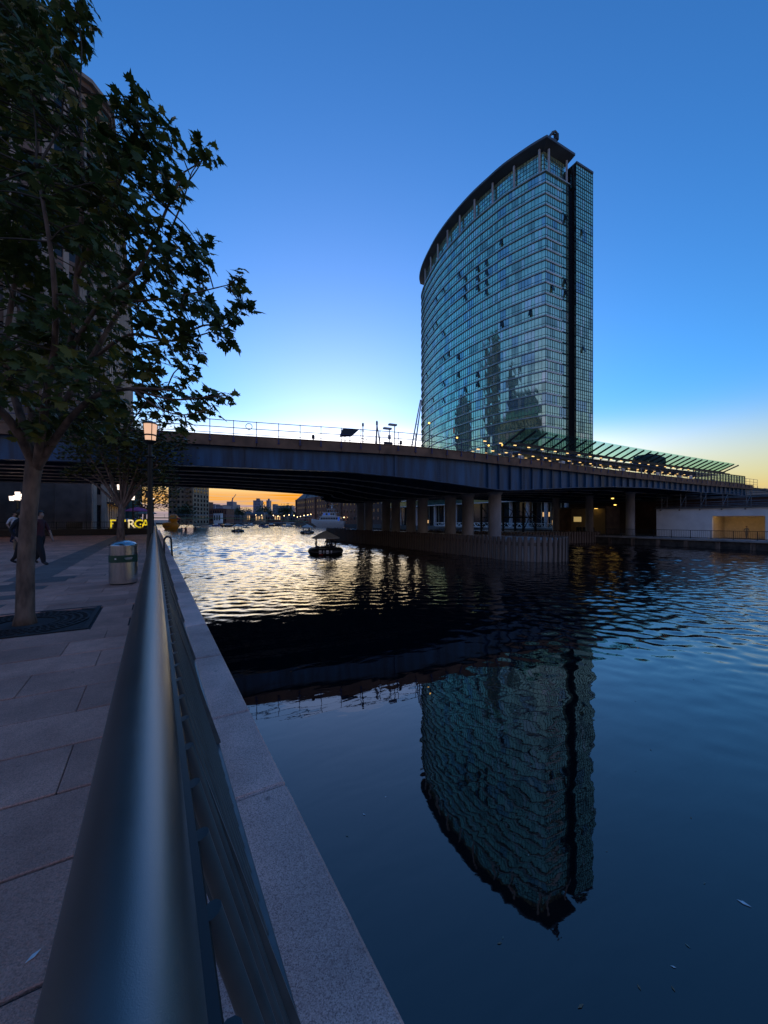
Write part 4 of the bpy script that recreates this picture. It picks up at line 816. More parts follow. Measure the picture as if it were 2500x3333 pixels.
def add_leaf(mb, p, M3, size, fold=.35):
    pts = [p+M3 @ Vector((x*size, (y-.0)*size, (-abs(x)*fold-(max(y-.4, 0)**2)*fold)*size)) for x, y in LO]
    n = len(LO); h = n//2; mb.add(pts, [tuple(range(0, h+1)), tuple([0]+list(range(h, n)))])
rt = random.Random(17)
TB = Q(ts, tn, QUAY); TX, TY = TB.x, TB.y
tree = thing('maple_tree', 'large broad-leaved maple standing in an iron grate at the left edge', 'tree', TB)
fork = Vector((TX+.16, TY, QUAY+2.42))
mb = MB(); trunk_pts = [TB+Vector((0, 0, -.05)), TB+Vector((.0, 0, .12)), TB+Vector((.01, 0, .8)), TB+Vector((.05, 0, 1.5)), TB+Vector((.11, 0, 2.1)), fork]
mb.tube(trunk_pts, [.145, .108, .098, .094, .094, .105], 20)
bm = mb.build('trunk', 'bark', tree, smooth=True, world=True)
limbs = []
def limb(pts, r0, r1, n=8):
    P_ = catmull([tuple(p) for p in pts], 5); rr = [r0+(r1-r0)*(i/(len(P_)-1))**.8 for i in range(len(P_))]
    MB().tube(P_, rr, n).build('limb', 'bark', tree, smooth=True, world=True); limbs.append((P_, rr)); return P_
def W(u, v, D): return P(u, v, D)
f2 = fork-Vector((0, 0, .25))
limb([f2, W(175, 1330, 5.4), W(225, 1150, 5.3), W(250, 900, 5.2), W(270, 600, 5.2), W(260, 300, 5.3)], .062, .016)
limb([f2, W(60, 1330, 5.6), W(20, 1150, 5.8), W(60, 850, 6.0), W(120, 500, 6.0), W(150, 120, 6.0)], .066, .016)
limb([f2, W(215, 1380, 5.2), W(310, 1290, 5.0), W(430, 1265, 4.9), W(560, 1270, 4.8)], .06, .012)
limb([f2, W(190, 1350, 5.6), W(290, 1180, 5.8), W(400, 1000, 6.0), W(520, 860, 6.0), W(560, 740, 6.0)], .065, .012)
limb([f2, W(40, 1380, 5.1), W(-80, 1260, 4.8), W(-250, 1100, 4.7), W(-420, 900, 4.8)], .07, .015)
limb([f2, W(150, 1300, 4.9), W(180, 1100, 4.5), W(170, 850, 4.2), W(120, 550, 4.2)], .06, .014)
limb([f2, W(100, 1300, 6.2), W(80, 1050, 6.9), W(-60, 750, 7.2), W(-150, 450, 7.2)], .06, .014)
limb([W(225, 1150, 5.3), W(330, 980, 5.2), W(450, 880, 5.1), W(560, 640, 5.1), W(600, 560, 5.1)], .035, .010)
limb([W(290, 1180, 5.8), W(420, 1090, 5.6), W(560, 1110, 5.5), W(690, 1080, 5.4)], .03, .008)
limb([W(250, 900, 5.2), W(340, 700, 5.1), W(420, 520, 5.1), W(440, 400, 5.1)], .03, .010)
limb([W(330, 980, 5.2), W(450, 980, 5.1), W(600, 960, 5.1), W(740, 928, 5.1)], .022, .006, 6)
limb([W(560, 1110, 5.5), W(660, 1060, 5.5), W(730, 1060, 5.5), W(785, 1010, 5.5)], .018, .006, 6)
limb([W(430, 1265, 4.9), W(560, 1300, 4.9), W(700, 1290, 4.9), W(742, 1288, 4.9)], .018, .005, 6)
limb([W(430, 1265, 4.9), W(520, 1330, 4.8), W(600, 1350, 4.8), W(690, 1330, 4.8)], .016, .005, 6)
limb([W(560, 740, 6.0), W(600, 640, 6.0), W(625, 560, 6.0), W(660, 520, 6.0)], .014, .005, 6)
limbpts = [(p, r) for P_, rr in limbs for p, r in zip(P_, rr)]
clumps = []   # (u, v, D, radius px, leaves)
edge_cl = [(250, 30, 70), (200, 110, 75), (270, 130, 45), (215, 195, 40), (60, 60, 80), (430, 330, 45), (475, 345, 40), (400, 420, 70), (470, 420, 60), (530, 400, 40), (520, 470, 45), (385, 540, 80), (460, 540, 60), (500, 500, 50), (590, 490, 30), (655, 470, 30), (680, 500, 32), (655, 530, 28), (540, 600, 65), (580, 590, 45), (480, 620, 50), (570, 650, 28), (410, 680, 70), (420, 760, 65), (480, 720, 45), (520, 740, 45), (600, 780, 55), (650, 800, 50), (600, 850, 60), (660, 850, 42), (540, 860, 60), (480, 850, 55), (650, 905, 32), (755, 925, 22), (790, 895, 25), (775, 915, 22), (560, 930, 60), (640, 980, 55), (590, 1000, 60), (690, 1020, 50), (720, 1040, 42), (790, 980, 30), (805, 1010, 32), (760, 1000, 25), (770, 1055, 30), (740, 1110, 36), (720, 1090, 28), (600, 1090, 60), (640, 1130, 48), (560, 1130, 48), (510, 1060, 60), (510, 1180, 45), (480, 1230, 45), (620, 1200, 28), (590, 1195, 20), (555, 1270, 35), (600, 1260, 32), (650, 1290, 28), (680, 1280, 22), (740, 1290, 26), (715, 1300, 18), (690, 1330, 36), (640, 1335, 30), (570, 1310, 40), (520, 1330, 40), (465, 1320, 35), (610, 1390, 30), (560, 1370, 24), (480, 1270, 40), (430, 1200, 50), (440, 1120, 60), (450, 1000, 70), (430, 900, 70), (330, 1370, 40), (380, 1320, 45)]
for u, v, r in edge_cl: clumps.append((u, v, rt.uniform(4.8, 5.7), r, max(6, int(r*r/92))))
def inside(u, v):
    lim = 330 if v < 260 else 0
    if v < 240: return u < 190
    if v < 380: return u < 150+(v-240)*1.6
    return u < 400
for k in range(350):
    v = rt.uniform(-120, 1330); u = rt.uniform(-380, 400)
    if not inside(u, v): continue
    if v > 1180 and rt.random() < .35: continue
    clumps.append((u, v, rt.uniform(4.0, 7.2), rt.uniform(45, 80), rt.randint(14, 22)))
for k in range(40): clumps.append((rt.uniform(60, 420), rt.uniform(1290, 1430), rt.uniform(4.7, 6.4), rt.uniform(25, 45), rt.randint(4, 7)))
leaf_list = []; tw_mb = MB()
for u, v, D, r, nl in clumps:
    c = W(u, v, D); rad = r/F*D
    bpnt, br_ = min(limbpts, key=lambda q: (q[0]-c).length_squared+.15*max(0, q[0].z-c.z))
    mid = bpnt.lerp(c, .55)+Vector((rt.uniform(-.06, .06), rt.uniform(-.06, .06), rt.uniform(-.02, .10)))*min(1, (c-bpnt).length)
    tw_mb.tube(catmull([tuple(bpnt), tuple(mid), tuple(c)], 3), [min(br_, .011), .009, .009, .008, .007, .006, .004], 5, False)
    for q in range(nl):
        while True:
            d = Vector((rt.uniform(-1, 1), rt.uniform(-1, 1), rt.uniform(-1, 1)))
            if d.length < 1: break
        p = c+d*rad
        if q % 2 == 0: tw_mb.tube([c, c.lerp(p, .5)+Vector((0, 0, .02)), p], [.004, .003, .002], 3, False)
        out = Vector((p.x-TX, p.y-TY, 0)); out = out.normalized() if out.length > .01 else Vector((1, 0, 0))
        nrm = Vector((0, 0, 1))*rt.uniform(.25, 1)+out*rt.uniform(.1, .9)+Vector((rt.uniform(-.6, .6), rt.uniform(-.6, .6), 0))
        leaf_list.append((p, nrm, rt.uniform(0, 6.28), rt.uniform(.12, .19)))
tw_mb.build('twigs', 'twig', tree, world=True, kind='stuff')
def pix(p): return (p.x/p.y*F+CU, HZ-(p.z-CH)/p.y*F)
vis = [l for l in leaf_list if 0 < pix(l[0])[0] < 2500 and 0 < pix(l[0])[1] < 3333]
vis.sort(key=lambda l: -l[3]/l[0].y - (.004 if pix(l[0])[0] > 420 else 0)); top300 = set(id(l) for l in vis[:300])
lm = [leaf_mesh('leaf', m_, f_) for m_ in ('leaf_dark', 'leaf_warm') for f_ in (.2, .45)]
rest = MB(); 
for l in leaf_list:
    p, nrm, sp, sz = l
    # leaf hangs: its tip points outward and down
    M3 = rot_frame(nrm, sp)
    warm = rt.random() < (.34 if pix(p)[1] > 1100 else .14)
    if id(l) in top300:
        o = link('leaf', lm[(2 if warm else 0)+rt.randint(0, 1)], tree, p-TB, M3.to_euler(), (sz,)*3)
    else:
        rest.mi = 1 if warm else 0; add_leaf(rest, p, M3, sz, rt.uniform(.15, .5))
rest.build('crown', ['leaf_dark', 'leaf_warm'], tree, world=True, kind='stuff')
# cast-iron tree grate
gr = thing('tree_grate', 'square cast-iron tree grate with radial slots around the maple trunk', 'grate', Q(ts, tn, QUAY), QA)
E_ = .80; mb = MB()
for a in (0, 1, 2, 3):
    c, s_ = (round(math.cos(a*math.pi/2)), round(math.sin(a*math.pi/2))); mb = MB(); mb.box((c*(E_-.03), s_*(E_-.03), -.012), (.06 if c else 2*E_-.12, 2*E_ if c else .06, .03)); mb.build('frame_bar', 'iron', gr)
rings = [.36, .45, .54, .63, .72]
for r_ in rings:
    mb = MB(); k = 48
    rows = [[(rr*math.cos(2*math.pi*i/k), rr*math.sin(2*math.pi*i/k), z) for rr, z in ((r_-.016, -.025), (r_+.016, -.025), (r_+.016, 0), (r_-.016, 0))] for i in range(k+1)]
    mb.loft(rows, True); mb.build('ring', 'iron', gr)
for q, (r0, r1) in enumerate(zip(rings, rings[1:])):
    n_ = 40
    for i in range(n_):
        a = 2*math.pi*(i+.5*(q % 2))/n_; mb = MB(); mb.bar((r0*math.cos(a), r0*math.sin(a), -.013), (r1*math.cos(a), r1*math.sin(a), -.013), .028, .02); mb.build('spoke', 'iron', gr)
for sx in (-1, 1):
    for sy in (-1, 1):
        for k in range(5):
            d = .50+.055*k
            if d < E_-.05: MB().bar((sx*(E_-.06), sy*(d+.02), -.013), (sx*(d+.02), sy*(E_-.06), -.013), .03, .02).build('corner_bar', 'iron', gr)
MB().box((0, 0, -.12), (2*E_, 2*E_, .06)).build('soil', 'joint', gr)
# ------------------------------------------------------------------ second, smaller tree by the bridge and one beyond it
def small_tree(name, label, base, height, clumps2, nleaf, lsize, seed, trunk_r):
    rr = random.Random(seed); t = thing(name, label, 'tree', base, 0, 'quayside trees')
    top = base+Vector((.1, 0, height*.42))
    MB().tube([base+Vector((0, 0, -.05)), base+Vector((.02, 0, height*.2)), top], [trunk_r*1.35, trunk_r, trunk_r*.9], 12).build('trunk', 'bark', t, smooth=True, world=True)
    mb = MB()
    for c, r in clumps2:
        P_ = catmull([tuple(top-Vector((0, 0, .3))), tuple(top.lerp(c, .5)+Vector((rr.uniform(-.2, .2), 0, rr.uniform(-.1, .4)))), tuple(c)], 4); mb.tube(P_, [trunk_r*.4*(1-i/len(P_))+.012 for i in range(len(P_))], 6)
    mb.build('limbs', 'bark', t, world=True, smooth=True, kind='stuff')
    lf = MB()
    for c, r in clumps2:
        for q in range(int(nleaf*r*r)):
            d = Vector((rr.gauss(0, .5), rr.gauss(0, .5), rr.gauss(0, .40)))*r; lf.mi = 1 if rr.random() < .3 else 0
            n3 = Vector((rr.uniform(-.7, .7), rr.uniform(-.7, .7), 1)); p = c+d; M3 = rot_frame(n3, rr.uniform(0, 6.28)); sz = lsize*rr.uniform(.7, 1.2)
            pts = [p+M3 @ Vector((x*sz, y*sz, -abs(x)*.3*sz)) for x, y in ((0, -.4), (.5, -.2), (.35, .25), (0, .6), (-.35, .25), (-.5, -.2))]; lf.add(pts, [(0, 1, 2, 3), (0, 3, 4, 5)])
    lf.build('crown', ['leaf_far', 'leaf_warm'], t, world=True, kind='stuff'); return t
D2 = 22.3; b2 = P(392, HZ, D2); b2.z = QUAY
cl2 = [(P(u, v, D2+dd), r/F*D2) for u, v, dd, r in ((230, 1400, 0, 60), (300, 1385, .8, 70), (370, 1370, -.6, 70), (440, 1390, .5, 70), (320, 1450, -1, 75), (400, 1440, 0, 80), (470, 1450, -.7, 70), (250, 1470, .3, 55), (530, 1430, .3, 55), (560, 1480, 0, 50), (500, 1510, .8, 60), (420, 1510, -.5, 60), (350, 1510, .4, 50), (270, 1530, 0, 40), (450, 1550, 0, 45), (530, 1550, -.4, 45), (220, 1540, 0, 25), (590, 1440, 0, 30))]
small_tree('quayside_tree', 'smaller maple behind the tall lamp post in front of the bridge', b2, 5.6, cl2, 210, .20, 3, .17)
D3 = 58; b3 = P(470, HZ, D3); b3.z = QUAY
cl3 = [(P(u, v, D3+dd), r/F*D3) for u, v, dd, r in ((470, 1580, 0, 45), (510, 1585, 1, 40), (545, 1600, -1, 38), (440, 1600, 0, 35), (500, 1625, 0, 38), (540, 1640, 1, 30), (460, 1640, 0, 30), (575, 1600, 0, 22), (560, 1570, 0, 25))]
small_tree('quayside_tree', 'leafy tree beyond the bridge right of the lamp post', b3, 7, cl3, 60, .34, 5, .2)
# ------------------------------------------------------------------ lamp posts, bin, hoop ladder
def lamp_post(label, base, h, light='lamp_warm', core=True, rz=0):
    t = thing('lamp_post', label, 'lamp post', base, rz, 'quayside lamp posts')
    MB().lathe([(.15, 0), (.15, .25), (.10, .35), (.085, .9), (.072, 1.0), (.062, h-.95), (.075, h-.9), (.06, h-.86)], n=16).build('post', 'lamp_post_paint', t, smooth=True, auto=35)
    MB().lathe([(.10, h-.92), (.13, h-.89), (.13, h-.86), (.05, h-.84), (.055, h-.56), (.14, h-.50), (.165, h-.455)], n=16).build('collar', 'lamp_post_paint', t, smooth=True, auto=35)
    g = MB().lathe([(.122, h-.45), (.140, h-.30), (.162, h-.02)], n=12).build('lantern', light, t)
    for k in range(4): a = math.pi/4+k*math.pi/2; MB().tube([(.127*math.cos(a), .127*math.sin(a), h-.455), (.168*math.cos(a), .168*math.sin(a), h)], .010, 5).build('frame_bar', 'lamp_post_paint', g)
    MB().lathe([(.146, h-.33), (.152, h-.31), (.146, h-.29)], n=16).build('band', 'lamp_post_paint', g)
    MB().lathe([(.172, h-.01), (.177, h+.01), (.10, h+.05), (.03, h+.08)], n=16).build('cap', 'lamp_post_paint', t, smooth=True, auto=35)
    for sx in (-1, 1): MB().tube([(0, 0, h-1.25), (sx*.20, 0, h-1.22), (sx*.25, 0, h-1.28)], .018, 6).build('arm', 'lamp_post_paint', t); MB().ball((sx*.25, 0, h-1.29), .03, 8, 5).build('finial', 'lamp_post_paint', t)
    if core: MB().ball((.07, -.02, h-.30), (.05, .05, .09), 8, 6).build('bulb', 'lamp_core', t)
    MB().box((0, -.09, h-1.9), (.10, .06, .18)).build('junction_box', 'lamp_post_paint', t)
    return t
bL = P(489, HZ, 10.3); bL.z = QUAY
lamp_post('tall dark lamp post with glowing tapered lantern at the railing', bL, 4.02)
for u, v, D, lb in ((388, 1577, 33, 'lamp post with white lantern seen through the smaller tree'), (433, 1614, 42, 'lamp post with bright lantern behind the yellow sign letters'), (500, 1622, 60, 'far lamp post just right of the tall lamp post'), (74, 1607, 30, 'lamp post in the dark passage left of the maple trunk')):
    b = P(u, HZ, D); b.z = QUAY; lamp_post(lb, b, CH+(HZ-v)/F*D-QUAY, 'lamp_white', False)
# cluster of lanterns under the bridge at far left
t = thing('wall_lantern_cluster', 'row of white lanterns glowing in the dark under the bridge at far left', 'lantern', P(55, 1640, 31))
for u, v in ((38, 1622), (52, 1620), (57, 1608), (66, 1621), (72, 1621)): p = P(u, v, 31); MB().lathe([(.13, -.18), (.17, .17)], p, 8).build('lantern', 'lamp_white', t, world=True)
MB().bar(P(34, 1630, 31.1), P(78, 1630, 31.1), .06, .06).build('arm', 'lamp_post_paint', t, world=True); MB().tube([P(56, 1630, 31.1), Vector((P(56, 0, 31.1).x, 31.1, QUAY))], .06, 8).build('post', 'lamp_post_paint', t, world=True)
bn = thing('litter_bin', 'round stainless steel litter bin with green band on the paving', 'bin', G(402, 1899, QUAY))
MB().lathe([(.25, .0), (.25, .03)], n=32).build('plinth', 'iron', bn, smooth=True, auto=30); MB().lathe([(.275, .03), (.275, .60), (.270, .602), (.270, .605)], n=40).build('lower_drum', 'steel_brushed', bn, smooth=True, auto=30)
gb = MB().lathe([(.281, .50), (.281, .66)], n=40).build('band', 'bin_green', bn, smooth=True, auto=30)
MB().lathe([(.272, .655), (.272, .875)], n=40).build('upper_drum', 'steel_brushed', bn, smooth=True, auto=30); MB().lathe([(.28, .87), (.275, .895), (.22, .945), (.12, .975), (.02, .985)], n=40).build('domed_lid', 'steel_brushed', bn, smooth=True, auto=40)
cd = math.atan2(-bn.location.y, -bn.location.x)
for da, wd_, z in ((.35, .16, .600), (.35, .13, .575), (-.55, .035, .585)):
    a = cd+da; MB().box((.2825*math.cos(a), .2825*math.sin(a), z), (.004, wd_, .010 if wd_ > .1 else .03), a).build('print_mark', 'white_paint', gb)
hl = thing('ladder_hoop', 'dark hooped grab rail of a quay ladder at the water edge', 'ladder', Q(17.3, .44, QUAY), QA)
for y in (0,): MB().tube([(-.12, y, 0)]+[(.12*math.cos(math.pi-a)+.0, y, .62+.16*math.sin(a)) for a in [math.pi*k/10 for k in range(11)]][:]+[(.24, y, -1.2)], .028, 8).build('hoop', 'iron', hl, smooth=True)
MB().tube([(-.12, .45, 0)]+[(.12*math.cos(math.pi-a), .45, .62+.16*math.sin(a)) for a in [math.pi*k/10 for k in range(11)]]+[(.24, .45, -1.2)], .028, 8).build('hoop', 'iron', hl, smooth=True)
for k in range(4): MB().tube([(.235, 0, -.3-.28*k), (.235, .45, -.3-.28*k)], .014, 6).build('rung', 'iron', hl)
# ------------------------------------------------------------------ people: one skinned body each, hair as a child
PEOPLE = []
def person(label, loc, rz, h, top, legs, hair='dark_hair', pose='walk', group=None, fingers=False, sleeves='short', flare=1.0):
    root = thing('person', label, 'person', loc, rz, group)
    V = []; E = []; Rr = []
    def v(x, y, z, r): V.append((x*h, y*h, z*h)); Rr.append(r*h); return len(V)-1
    def ed(*a): E.extend(zip(a, a[1:]))
    pel = v(0, 0, .53, .075); bel = v(0, .005, .60, .072); che = v(0, .01, .72, .085); nb = v(0, .005, .82, .045); nk = v(0, .012, .855, .030); hd = v(0, .018, .90, .052); hd2 = v(0, .02, .945, .055); hd3 = v(0, .012, .985, .035); ns = v(0, .078, .915, .010)
    ed(pel, bel, che, nb, nk, hd, hd2, hd3); ed(hd, ns)
    sw = {'walk': 1, 'stand': .15, 'sit': 0}[pose]
    for s in (-1, 1):
        k = s*sw
        if pose == 'sit':
            a = v(s*.05, .01, .50, .062); b = v(s*.06, .22, .50, .05); c = v(s*.06, .24, .27, .036); d = v(s*.06, .25, .04, .026); e = v(s*.06, .36, .02, .022)
        else:
            a = v(s*.05, .0, .49, .066*(.5+.5*flare)); b = v(s*.055, .07*k+.01, .28, .046*flare); c = v(s*.055, (.02 if k > 0 else -.10*sw)+.10*max(k, 0), .13, .036*flare); d = v(s*.055, .13*max(k, 0)-.16*max(-k, 0), .045+.03*max(-k, 0), .028*flare); e = v(s*.06, .13*max(k, 0)-.16*max(-k, 0)+.09, .02+.015*max(-k, 0), .021)
        ed(pel, a, b, c, d, e)
        sh = v(s*.105, .0, .795, .040); el = v(s*.135, -.07*k-.01, .63, .029); wr = v(s*.14, -.05*k+.06, .50, .020); ha = v(s*.14, -.05*k+.075, .462, .020)
        ed(nb, sh, el, wr, ha)
        if fingers:
            for q, (dx, ln) in enumerate(((-.014, .045), (-.005, .052), (.005, .049), (.014, .040))):
                f1 = v(s*(.14+dx*.4), -.05*k+.078+dx, .462-ln*.5, .0056); f2 = v(s*(.14+dx*.2)-s*.008, -.05*k+.085+dx, .462-ln, .0046); ed(ha, f1, f2)
            t1 = v(s*.125, -.05*k+.098, .465, .0062); t2 = v(s*.122, -.05*k+.105, .440, .005); ed(ha, t1, t2)
    me = bpy.data.meshes.new('body'); me.from_pydata(V, E, []); ob = bpy.data.objects.new('body', me); COL.objects.link(ob)
    m = ob.modifiers.new('skin', 'SKIN'); m.use_smooth_shade = True; m.branch_smoothing = .4
    for i, r in enumerate(Rr): me.skin_vertices[0].data[i].radius = (r, r); 
    me.skin_vertices[0].data[0].use_root = True
    sd = ob.modifiers.new('sub', 'SUBSURF'); sd.levels = sd.render_levels = 1
    mbh = MB(); mbh.ball((0, .008*h, .952*h), (.062*h, .068*h, .060*h), 12, 8)
    if flare > 1.1: mbh.ball((0, -.035*h, .88*h), (.055*h, .035*h, .085*h), 10, 7)      # long hair
    hr_ = mbh.build('hair', hair, root, smooth=True)
    bmh = bmesh.new(); bmh.from_mesh(hr_.data); bmesh.ops.delete(bmh, geom=[f for f in bmh.faces if f.calc_center_median().y > .045*h and f.calc_center_median().z < .965*h], context='FACES'); bmh.to_mesh(hr_.data); bmh.free()
    PEOPLE.append((ob, root, h, top, legs, sleeves)); return root
def bake_people():
    bpy.context.view_layer.update(); dg = bpy.context.evaluated_depsgraph_get()
    for ob, root, h, top, legs, sleeves in PEOPLE:
        me = bpy.data.meshes.new_from_object(ob.evaluated_get(dg)); old = ob.data; ob.modifiers.clear(); ob.data = me; me.name = 'body'; me.materials.clear()
        for m in ('tan_skin', top, legs, 'black_rubber'): me.materials.append(M[m])
        lim = .64 if sleeves == 'short' else .51
        for p in me.polygons:
            c = p.center/h; arm = abs(c.x) > .118
            i = 0
            if c.z > .845: i = 0
            elif arm: i = 1 if c.z > lim else 0
            elif c.z > .545: i = 1
            elif c.z > .05: i = 2
            else: i = 3
            p.material_index = i; p.use_smooth = True
        ob.parent = root
R90 = math.pi/2
person('person in a loose white shirt and dark trousers walking at far left', G(44, 1769, QUAY), -R90, 1.92, 'cloth_white', 'cloth_navy', 'dark_hair', 'walk', fingers=True)
person('person in black carrying a tan bag, half hidden behind the maple trunk', G(66, 1838, QUAY), -R90*.8, 1.78, 'cloth_black', 'cloth_black', 'dark_hair', 'walk', fingers=True, sleeves='long')
person('person in a maroon top and wide black trousers walking right of the maple trunk', G(128, 1838, QUAY), -R90, 1.74, 'cloth_maroon', 'cloth_black', 'dark_hair', 'walk', fingers=True, flare=1.25)
bg_ = thing('shoulder_bag', 'tan bag hanging beside the person in black', 'bag', G(47, 1838, QUAY)+Vector((0, .1, .62))); MB().box((0, 0, 0), (.10, .24, .30)).build('pouch', 'cloth_tan', bg_, bevel=.03); MB().tube([(0, -.10, .14), (.02, -.03, .55), (.02, .03, .55), (0, .10, .14)], .012, 6).build('strap', 'cloth_tan', bg_)
pr = Q(0, 0); d4 = ray_n(2430, 67.5); p4 = P(2430, HZ, d4); p4.z = 1.14
person('person in a pale top strolling past the amber recess', p4, R(150), 1.62, 'cloth_grey', 'cloth_grey', 'dark_hair', 'walk')
for k, (u, D, top, lb) in enumerate(((404, 47, 'cloth_blue', 'person in a blue shirt seated crowd left of the glowing R'), (416, 48.5, 'cloth_white', 'person in white standing above the sign letters'), (441, 47, 'cloth_blue', 'person in a blue top just under the pink parasol'), (456, 50, 'cloth_black', 'person in black beside the parasol pole'), (474, 49, 'cloth_tan', 'person in tan near the tall lamp post'), (383, 50, 'cloth_black', 'person in black behind the sign left end'))):
    b = P(u, HZ, D); b.z = QUAY+.15; person(lb, b, R(60*k), 1.72, top, 'cloth_navy', 'dark_hair', 'stand', 'people on the terrace')
# ------------------------------------------------------------------ left bank: stone building, abutment wall, terrace fence and sign
def facade(parent, a, b_, z0, z1, bay, floor, pier='stone_cream', span='stone_brown', depth=.45):
    a = Vector(a); b_ = Vector(b_); L_ = (b_-a).length; t = (b_-a)/L_; o = Vector((t.y, -t.x, 0)); rz = math.atan2(t.y, t.x)
    n = max(1, round(L_/bay))
    for i in range(n+1):
        c = a+t*(L_*i/n)+o*(depth*.45); MB().box((c.x, c.y, (z0+z1)/2), (bay*.34, depth, z1-z0), rz).build('pier', pier, parent, world=True)
    z = z0+floor
    while z < z1-1:
        c = a.lerp(b_, .5)+o*(depth*.30); MB().box((c.x, c.y, z), (L_, depth*.7, floor*.34), rz).build('spandrel', span, parent, world=True); z += floor
sb = thing('stone_office_block', 'tall cream stone office block with cornice behind the maple', 'building', Q(64, -6.1, QUAY))
c1, c2, c3, c4, c5 = Q(140, -6.1), Q(64, -6.1), Q(61.5, -7.95), Q(60.3, -11), Q(52, -62)
HB = 58.4
MB().prism([(p.x, p.y) for p in (c1, c2, c3, c4, c5, Q(140, -62))], QUAY-.1, HB-2).build('core', 'dark_glass', sb, world=True)
facade(sb, c2, c1, QUAY, HB-2, 3.0, 4.1); facade(sb, c3, c2, QUAY, HB-2, 1.6, 4.1); facade(sb, c4, c3, QUAY, HB-2, 1.6, 4.1); facade(sb, c5, c4, QUAY, HB-2, 3.2, 4.1)
def grow(pts, d):
    cen = sum(pts, Vector())/len(pts); return [p+(p-cen).normalized()*d for p in pts]
poly = [c1, c2, c3, c4, c5, Q(140, -62)]
for z0, z1, d, m_ in ((HB-2.1, HB-1.2, 1.0, 'stone_cream'), (HB-1.2, HB-.5, 1.7, 'stone_brown'), (HB-.5, HB, 2.2, 'stone_cream'), (38.2, 39, .9, 'stone_cream'), (11.8, 12.6, .9, 'stone_cream')):
    MB().prism([(p.x, p.y) for p in grow(poly, d)], z0, z1).build('cornice', m_, sb, world=True)
MB().prism([(p.x, p.y) for p in grow(poly, -2)], HB-.1, HB+4).build('roof', 'copper_green', sb, world=True)
wg = thing('copper_roofed_wing', 'lower stone wing with green copper roof glimpsed through the leaves at far left', 'building', Q(50, -17, QUAY))
pw = [Q(59.0, -16), Q(46, -16), Q(40, -60), Q(56, -60)]
MB().prism([(p.x, p.y) for p in pw], QUAY-.1, 33).build('core', 'stone_brown', wg, world=True); facade(wg, pw[1], pw[0], QUAY, 33, 2.8, 4.0); facade(wg, pw[2], pw[1], QUAY, 33, 3.0, 4.0)
for z0, z1, d in ((33, 33.7, .8), (33.7, 34.4, 1.4)): MB().prism([(p.x, p.y) for p in grow(pw, d)], z0, z1).build('cornice', 'stone_cream', wg, world=True)
q0 = [(p.x, p.y, 34.4) for p in grow(pw, .4)]; q1 = [(p.x, p.y, 39) for p in grow(pw, -5)]; MB().loft([q0, q1], True).build('roof', 'copper_green', wg, world=True)
ab = thing('abutment_wall', 'dark brown wall with a sconce lamp under the bridge at left', 'wall', Q(56.5, -12, QUAY), QA)
MB().box((-2, 0, 2.9), (15.4, 1.2, 5.8)).build('wall', 'wall_dark', ab)
for k in range(6): MB().box((-9.2+2.9*k, -.64, 2.9), (.10, .1, 5.7)).build('rib', 'wall_dark', ab)
sp_ = P(260, 1617, 44.5); sc_ = thing('sconce', 'slim amber sconce lamp on the dark wall under the bridge', 'lamp', sp_); MB().tube([(0, 0, -.42), (0, 0, .42)], .10, 10).build('glass', 'lamp_amber', sc_, smooth=True); MB().lathe([(.10, .42), (.14, .5), (.03, .95)], n=10).build('cap', 'lamp_post_paint', sc_); MB().lathe([(.03, -.8), (.13, -.5), (.10, -.42)], n=10).build('foot', 'lamp_post_paint', sc_); MB().box((0, .2, 0), (.08, .5, .08)).build('bracket', 'lamp_post_paint', sc_)
sp_ = P(312, 1625, 56); sc_ = thing('sconce', 'small yellow wall lamp on the stone building corner', 'lamp', sp_); MB().ball((0, 0, 0), (.2, .2, .14), 8, 6).build('glass', 'lamp_amber', sc_); MB().box((0, .3, -.1), (.08, .6, .08)).build('bracket', 'lamp_post_paint', sc_)
pk = thing('terrace_fence', 'low dark planter wall with iron fence across the quay under the bridge', 'fence', Q(45.5, -13, QUAY), QA)
MB().box((0, 0, .28), (25, .5, .56)).build('planter', 'dark_steel', pk); MB().box((0, 0, .57), (25.1, .56, .05)).build('planter_cap', 'concrete_dark', pk)
for k in range(12): MB().box((-12.3+2.2*k, 0, .9), (.09, .09, .7)).build('post', 'dark_steel', pk)
for z in (.72, 1.24): MB().box((0, 0, z), (25, .05, .05)).build('rail', 'dark_steel', pk)
bmf = MB().box((0, 0, .98), (.02, .02, .5)).mesh('picket', 'dark_steel')
for k in range(165): link('picket', bmf, pk, (-12.3+.15*k, 0, 0))
for k in range(7): MB().box((-11.5+3.6*k, .9, .5), (1.2, .5, 1.5)).build('planting_box', 'concrete_dark', pk, bevel=.04)
sg = thing('letter_sign', 'glowing yellow sign letters standing behind the terrace fence', 'sign', Q(46.6, -3.86, 2.80), QA)
x = 0.0
for ch, m_, wdt in (('F', 'sign_yellow', .52), ('A', 'sign_yellow', .58), ('I', 'sign_yellow', .30), ('R', 'sign_pale', .56), ('G', 'sign_yellow', .60), ('A', 'sign_yellow', .58)):
    cu = bpy.data.curves.new('letter', 'FONT'); cu.body = ch; cu.size = 1.18; cu.extrude = .06; cu.offset = .015
    to = bpy.data.objects.new('letter', cu); COL.objects.link(to); me = bpy.data.meshes.new_from_object(to); bpy.data.objects.remove(to); me.materials.clear(); me.materials.append(M[m_]); me.name = 'letter'
    o = link('letter', me, sg, (x, 0, 0), (R90, 0, 0)); x += wdt+.02
MB().box((1.6, .12, -.03), (3.4, .3, .06)).build('plinth', 'dark_steel', sg)
for k, x_ in enumerate((.3, 1.6, 2.9)): MB().box((x_, .12, -.36), (.12, .12, .66)).build('leg', 'dark_steel', sg)
